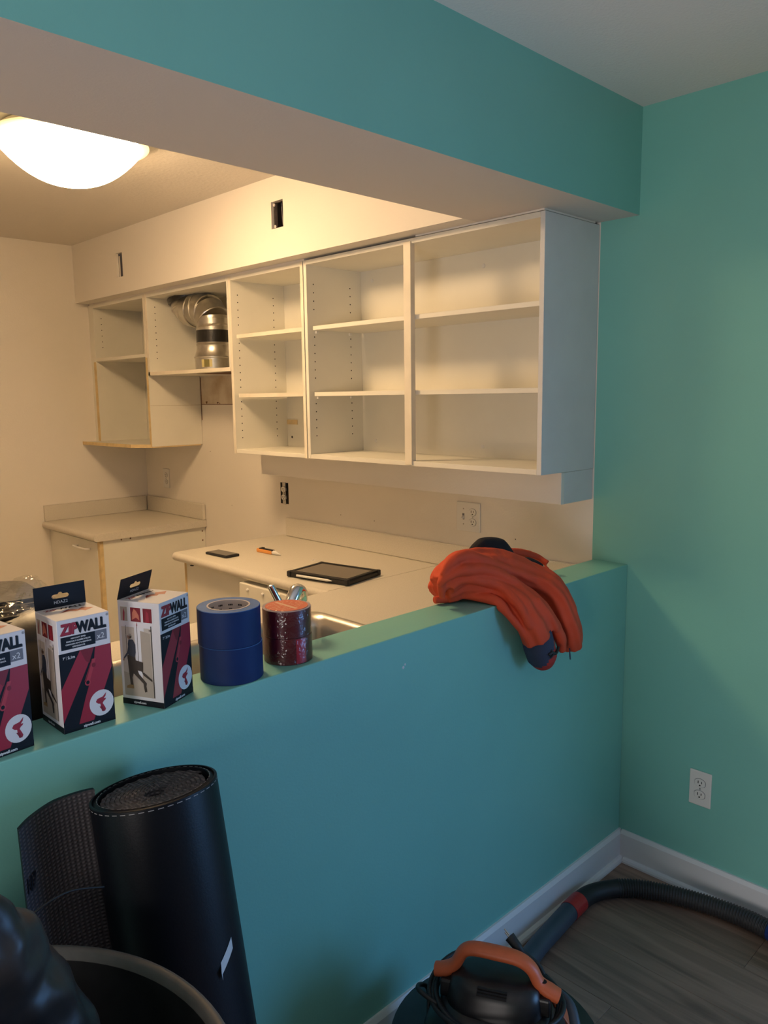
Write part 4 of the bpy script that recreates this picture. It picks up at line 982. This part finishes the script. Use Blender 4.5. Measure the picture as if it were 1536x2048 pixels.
# ================================================================== BUCKET AND BAG
bk = thing('bucket', 'large round black plastic bin with a grey rim at the bottom left corner', 'bin', (-2.195, -.447, 0))
c0 = (-2.195, -.447, 0); zr = .85; rb_ = .317
mb = MB(); mb.lathe([(.005, .006), (.225, .0), (.235, .01), (rb_-.012, zr-.05), (rb_-.012, zr-.015)], c0, 64, close=False); mb.lathe([(rb_-.017, zr-.014), (rb_-.020, zr-.05), (.228, .018), (.005, .014)], c0, 64, close=False)
mb.build('tub', BLKG, bk, smooth=True, angle=40)
mb = MB(); mb.lathe([(rb_-.017, zr-.014), (rb_-.014, zr-.003), (rb_-.009, zr), (rb_-.003, zr-.002), (rb_, zr-.010), (rb_-.001, zr-.034), (rb_-.005, zr-.034), (rb_-.007, zr-.012), (rb_-.012, zr-.014), (rb_-.017, zr-.014)], c0, 96, close=False)
mb.build('rim', GREYP, bk, smooth=True, angle=60, label='matte grey rolled rim')
pts = smoothpath([(-2.20, -.45, 1.12), (-2.155, -.455, 1.090), (-2.130, -.455, 1.045), (-2.103, -.445, .998), (-2.080, -.44, .956), (-2.056, -.43, .895), (-2.04, -.43, .83), (-2.05, -.45, .74)], 10)
def bagsh(a, t): return 1+.10*math.sin(2*a+t*6)+.10*noise.noise(Vector((math.cos(a)*1.5, math.sin(a)*1.5, t*12)))*2
bag = thing('trash_bag', 'crumpled glossy black plastic bag standing in the bin at the lower left', 'bag', (-2.15, -.46, .70))
MB().tube(pts, lerplist([.02, .040, .047, .046, .045, .044, .042, .03], len(pts)), 40, shape=bagsh).build('gathered_neck', BAGM, bag, smooth=True)
blob('bag_body', (-2.205, -.50, .86), (.10, .10, .17), BAGM, bag, 5, .02, 9, None, 6, 2.4)
tag(MB().tube(smoothpath([(-2.030, -.236, .872), (-2.022, -.24, .907), (-2.002, -.24, .919), (-1.976, -.24, .926), (-1.947, -.235, .922), (-1.905, -.232, .905)], 6), .0014, 8).build('cable', BLK, smooth=True, recenter=True), 'thin black cable looping between the bin rim and the mat roll', 'cable')

# ================================================================== SHOP VACUUM
vc = Vector((-1.145, -.345, 0))
vac = thing('shop_vacuum', 'black shop vacuum with orange carry handle and wound cord at the bottom of the photo', 'vacuum', (vc.x, vc.y, 0), 0)
mb = MB(); mb.lathe([(.16, .03), (.19, .04), (.205, .10), (.215, .20), (.222, .225), (.225, .235), (.222, .245), (.195, .252), (.14, .262)], (vc.x, vc.y, 0), 56); mb.build('tank', BLKG, vac, smooth=True, angle=40)
hd = Vector((-1.073+1.196, -.441+.214, 0)).normalized(); pd = Vector((-hd.y, hd.x, 0))  # along handle, across (toward camera left)
def vp(u, v, z): w_ = vc+hd*u+pd*v; return Vector((w_.x, w_.y, z))
# power head: rounded block
mb = MB()
prof = [(.150, .125, .245), (.152, .128, .262), (.138, .115, .300), (.118, .098, .325), (.112, .090, .340), (.100, .072, .345), (.096, .062, .375), (.090, .055, .392), (.070, .040, .400)]
Ls = []
for (au, av, z) in prof: Ls.append([vp(au*math.copysign(abs(math.cos(a))**.7, math.cos(a)), av*math.copysign(abs(math.sin(a))**.7, math.sin(a)), z) for a in [2*PI*k/40 for k in range(40)]])
loops(mb, Ls); mb.face(Ls[0][::-1]); mb.build('power_head', BLKG, vac, smooth=True, angle=50)
# carry handle with flat end tabs
hz0 = .410
hp = smoothpath([vp(-.128, 0, hz0-.028), vp(-.105, 0, hz0-.022), vp(-.085, 0, hz0-.005), vp(-.068, 0, hz0+.026), vp(-.045, 0, hz0+.036), vp(0, 0, hz0+.036), vp(.045, 0, hz0+.032), vp(.072, 0, hz0+.016), vp(.088, 0, hz0-.012), vp(.110, 0, hz0-.026), vp(.128, 0, hz0-.034)], 5)
hb = MB().tube(hp, lerplist([.013, .014, .0125, .0125, .013, .0135, .013, .0125, .0125, .014, .013], len(hp)), 20, flat=1.35, upv=(0, 0, 1)).build('handle', ORP, vac, smooth=True, angle=60, label='orange carry handle')
MB().lathe([(.006, 0), (.006, .001)], tuple(vp(.098, -.004, hz0-.005)), 14, axis=(0, 0, 1)).build('bolt_hole', DARK, hb)
for s in (-1, 1):
    mb = MB(); pts_ = [vp(s*.085, v, z) for v, z in ((-.03, .345), (.03, .345), (.026, hz0-.03), (-.026, hz0-.03))]
    mb.prism(pts_, hd*s*-.028 if s > 0 else hd*.028*1); mb.build('handle_bracket', BLKG, vac, bevel=.004)
# cord wrapped round the head
for k in range(4):
    pts_ = []
    for j in range(49):
        a = 2*PI*j/48; e = .114+.004*k+.004*math.sin(3*a+k); f = .104+.005*k+.003*math.sin(2*a+k)
        pts_.append(vp((e+.012)*math.cos(a), (f)*math.sin(a), .338+.009*(k % 2)+.010*(k//2)+.008*math.sin(2*a+k)))
    MB().tube(pts_, .0048, 8, cap=False).build('power_cord', BLK, vac, smooth=True)
cs = smoothpath([vp(-.11, -.06, .35), vp(-.152, -.05, .365), vp(-.160, -.01, .345), vp(-.150, .02, .31), vp(-.14, -.02, .26)], 6)
MB().tube(cs, .0048, 8).build('power_cord', BLK, vac, smooth=True)
pg = [vp(.03, .075, .36), vp(.035, .095, .385), vp(.030, .118, .395)]
plg = MB().tube(smoothpath([vp(.09, .085, .35), vp(.075, .095, .365), vp(.045, .100, .38), vp(.030, .105, .390), vp(.012, .115, .402)], 5), lerplist([.005, .005, .006, .010, .012], 21), 12).build('plug', BLK, vac, smooth=True, angle=50)
mb = MB(); e0 = vp(.012, .115, .402); dd = (vp(.012, .115, .402)-vp(.030, .105, .390)).normalized()
for s in (-.004, .004):
    mb.tube([e0+Vector((s, s, 0)), e0+Vector((s, s, 0))+dd*.016], .0016, 6)
mb.build('prong', STEEL, plg)
mb = MB(); mb.prism([vp(.112, .030, .342), vp(.110, .062, .345), vp(.158, .078, .262), vp(.160, .042, .262)], hd*.007); mb.build('side_accent', ORP, vac, bevel=.003, label='orange side strip')
for k in range(5):
    MB().box(-.030, .030, -.0015, .0015, 0, .004).build('vent_rib', BLK, vac, local=True); r_ = bpy.context.scene.collection.objects[-1]; r_.location = vp(0, -.062+.006*k, .396-.0025*abs(k-2)) - vc; r_.rotation_euler = (0, 0, math.atan2(hd.y, hd.x))
MB().tube(smoothpath([vp(.112, .06, .345), vp(.150, .03, .335), vp(.168, -.02, .300), vp(.180, -.06, .27), vp(.17, -.10, .262)], 6), lerplist([.006, .010, .012, .012, .010], 25), 14).build('hose_guard', SLATE, vac, smooth=True)
MB().lathe([(.034, 0), (.036, .006), (.032, .010), (.024, .012)], tuple(vp(0, -.095, .262)), 24, axis=(0, 0, 1)).build('latch', BLK, vac, smooth=True)
for k in range(4):
    a = PI/4+PI/2*k; MB().lathe([(.022, 0), (.022, .032)], (vc.x+.15*math.cos(a)-.0, vc.y+.15*math.sin(a), .0), 16).build('caster', BLK, vac, smooth=True, angle=40)

# ------------------------------------------------------------------ hose on the floor
ho = thing('vacuum_hose', 'dark corrugated vacuum hose with slate tube end and red tape band lying along the baseboards', 'hose', (-.4, -.2, 0))
zf = .0305
MB().tube([(-.80, -.125, .045), (-.74, -.112, .037), (-.60, -.085, zf), (-.395, -.064, zf)], [.027, .028, .028, .029], 24).build('wand_tube', SLATE, ho, smooth=True, angle=50, label='slate grey tube')
MB().tube(smoothpath([(-.415, -.066, zf), (-.385, -.064, zf), (-.350, -.062, zf)], 3), .0302, 24).build('tape_band', REDBAND, ho, smooth=True, angle=50, label='red tape band')
cp = smoothpath([(-.352, -.062, zf), (-.300, -.066, zf), (-.250, -.085, zf), (-.205, -.115, zf)], 6)
MB().tube(cp, lerplist([.0295, .028, .027, .027], len(cp)), 24).build('cuff', BLK, ho, smooth=True, angle=50)
hp_ = smoothpath([(-.207, -.113, zf), (-.165, -.160, zf), (-.125, -.235, zf), (-.090, -.345, zf), (-.075, -.45, zf), (-.080, -.535, zf)], 60)
rads = []
L_ = 0; prev = hp_[0]
for p in hp_:
    L_ += (p-prev).length; prev = p; rads.append(.0245+.0045*(.5+.5*math.cos(2*PI*L_/.0085))**1.5)
MB().tube(hp_, rads, 28).build('corrugated_hose', HOSE, ho, smooth=True)
ep = smoothpath([(-.080, -.530, zf), (-.090, -.56, zf+.002), (-.125, -.60, zf+.004), (-.19, -.64, zf+.004)], 5)
MB().tube(ep, lerplist([.028, .034, .036, .034], len(ep)), 24).build('end_cuff', NAVYC, ho, smooth=True, angle=50, label='navy blue end cuff')
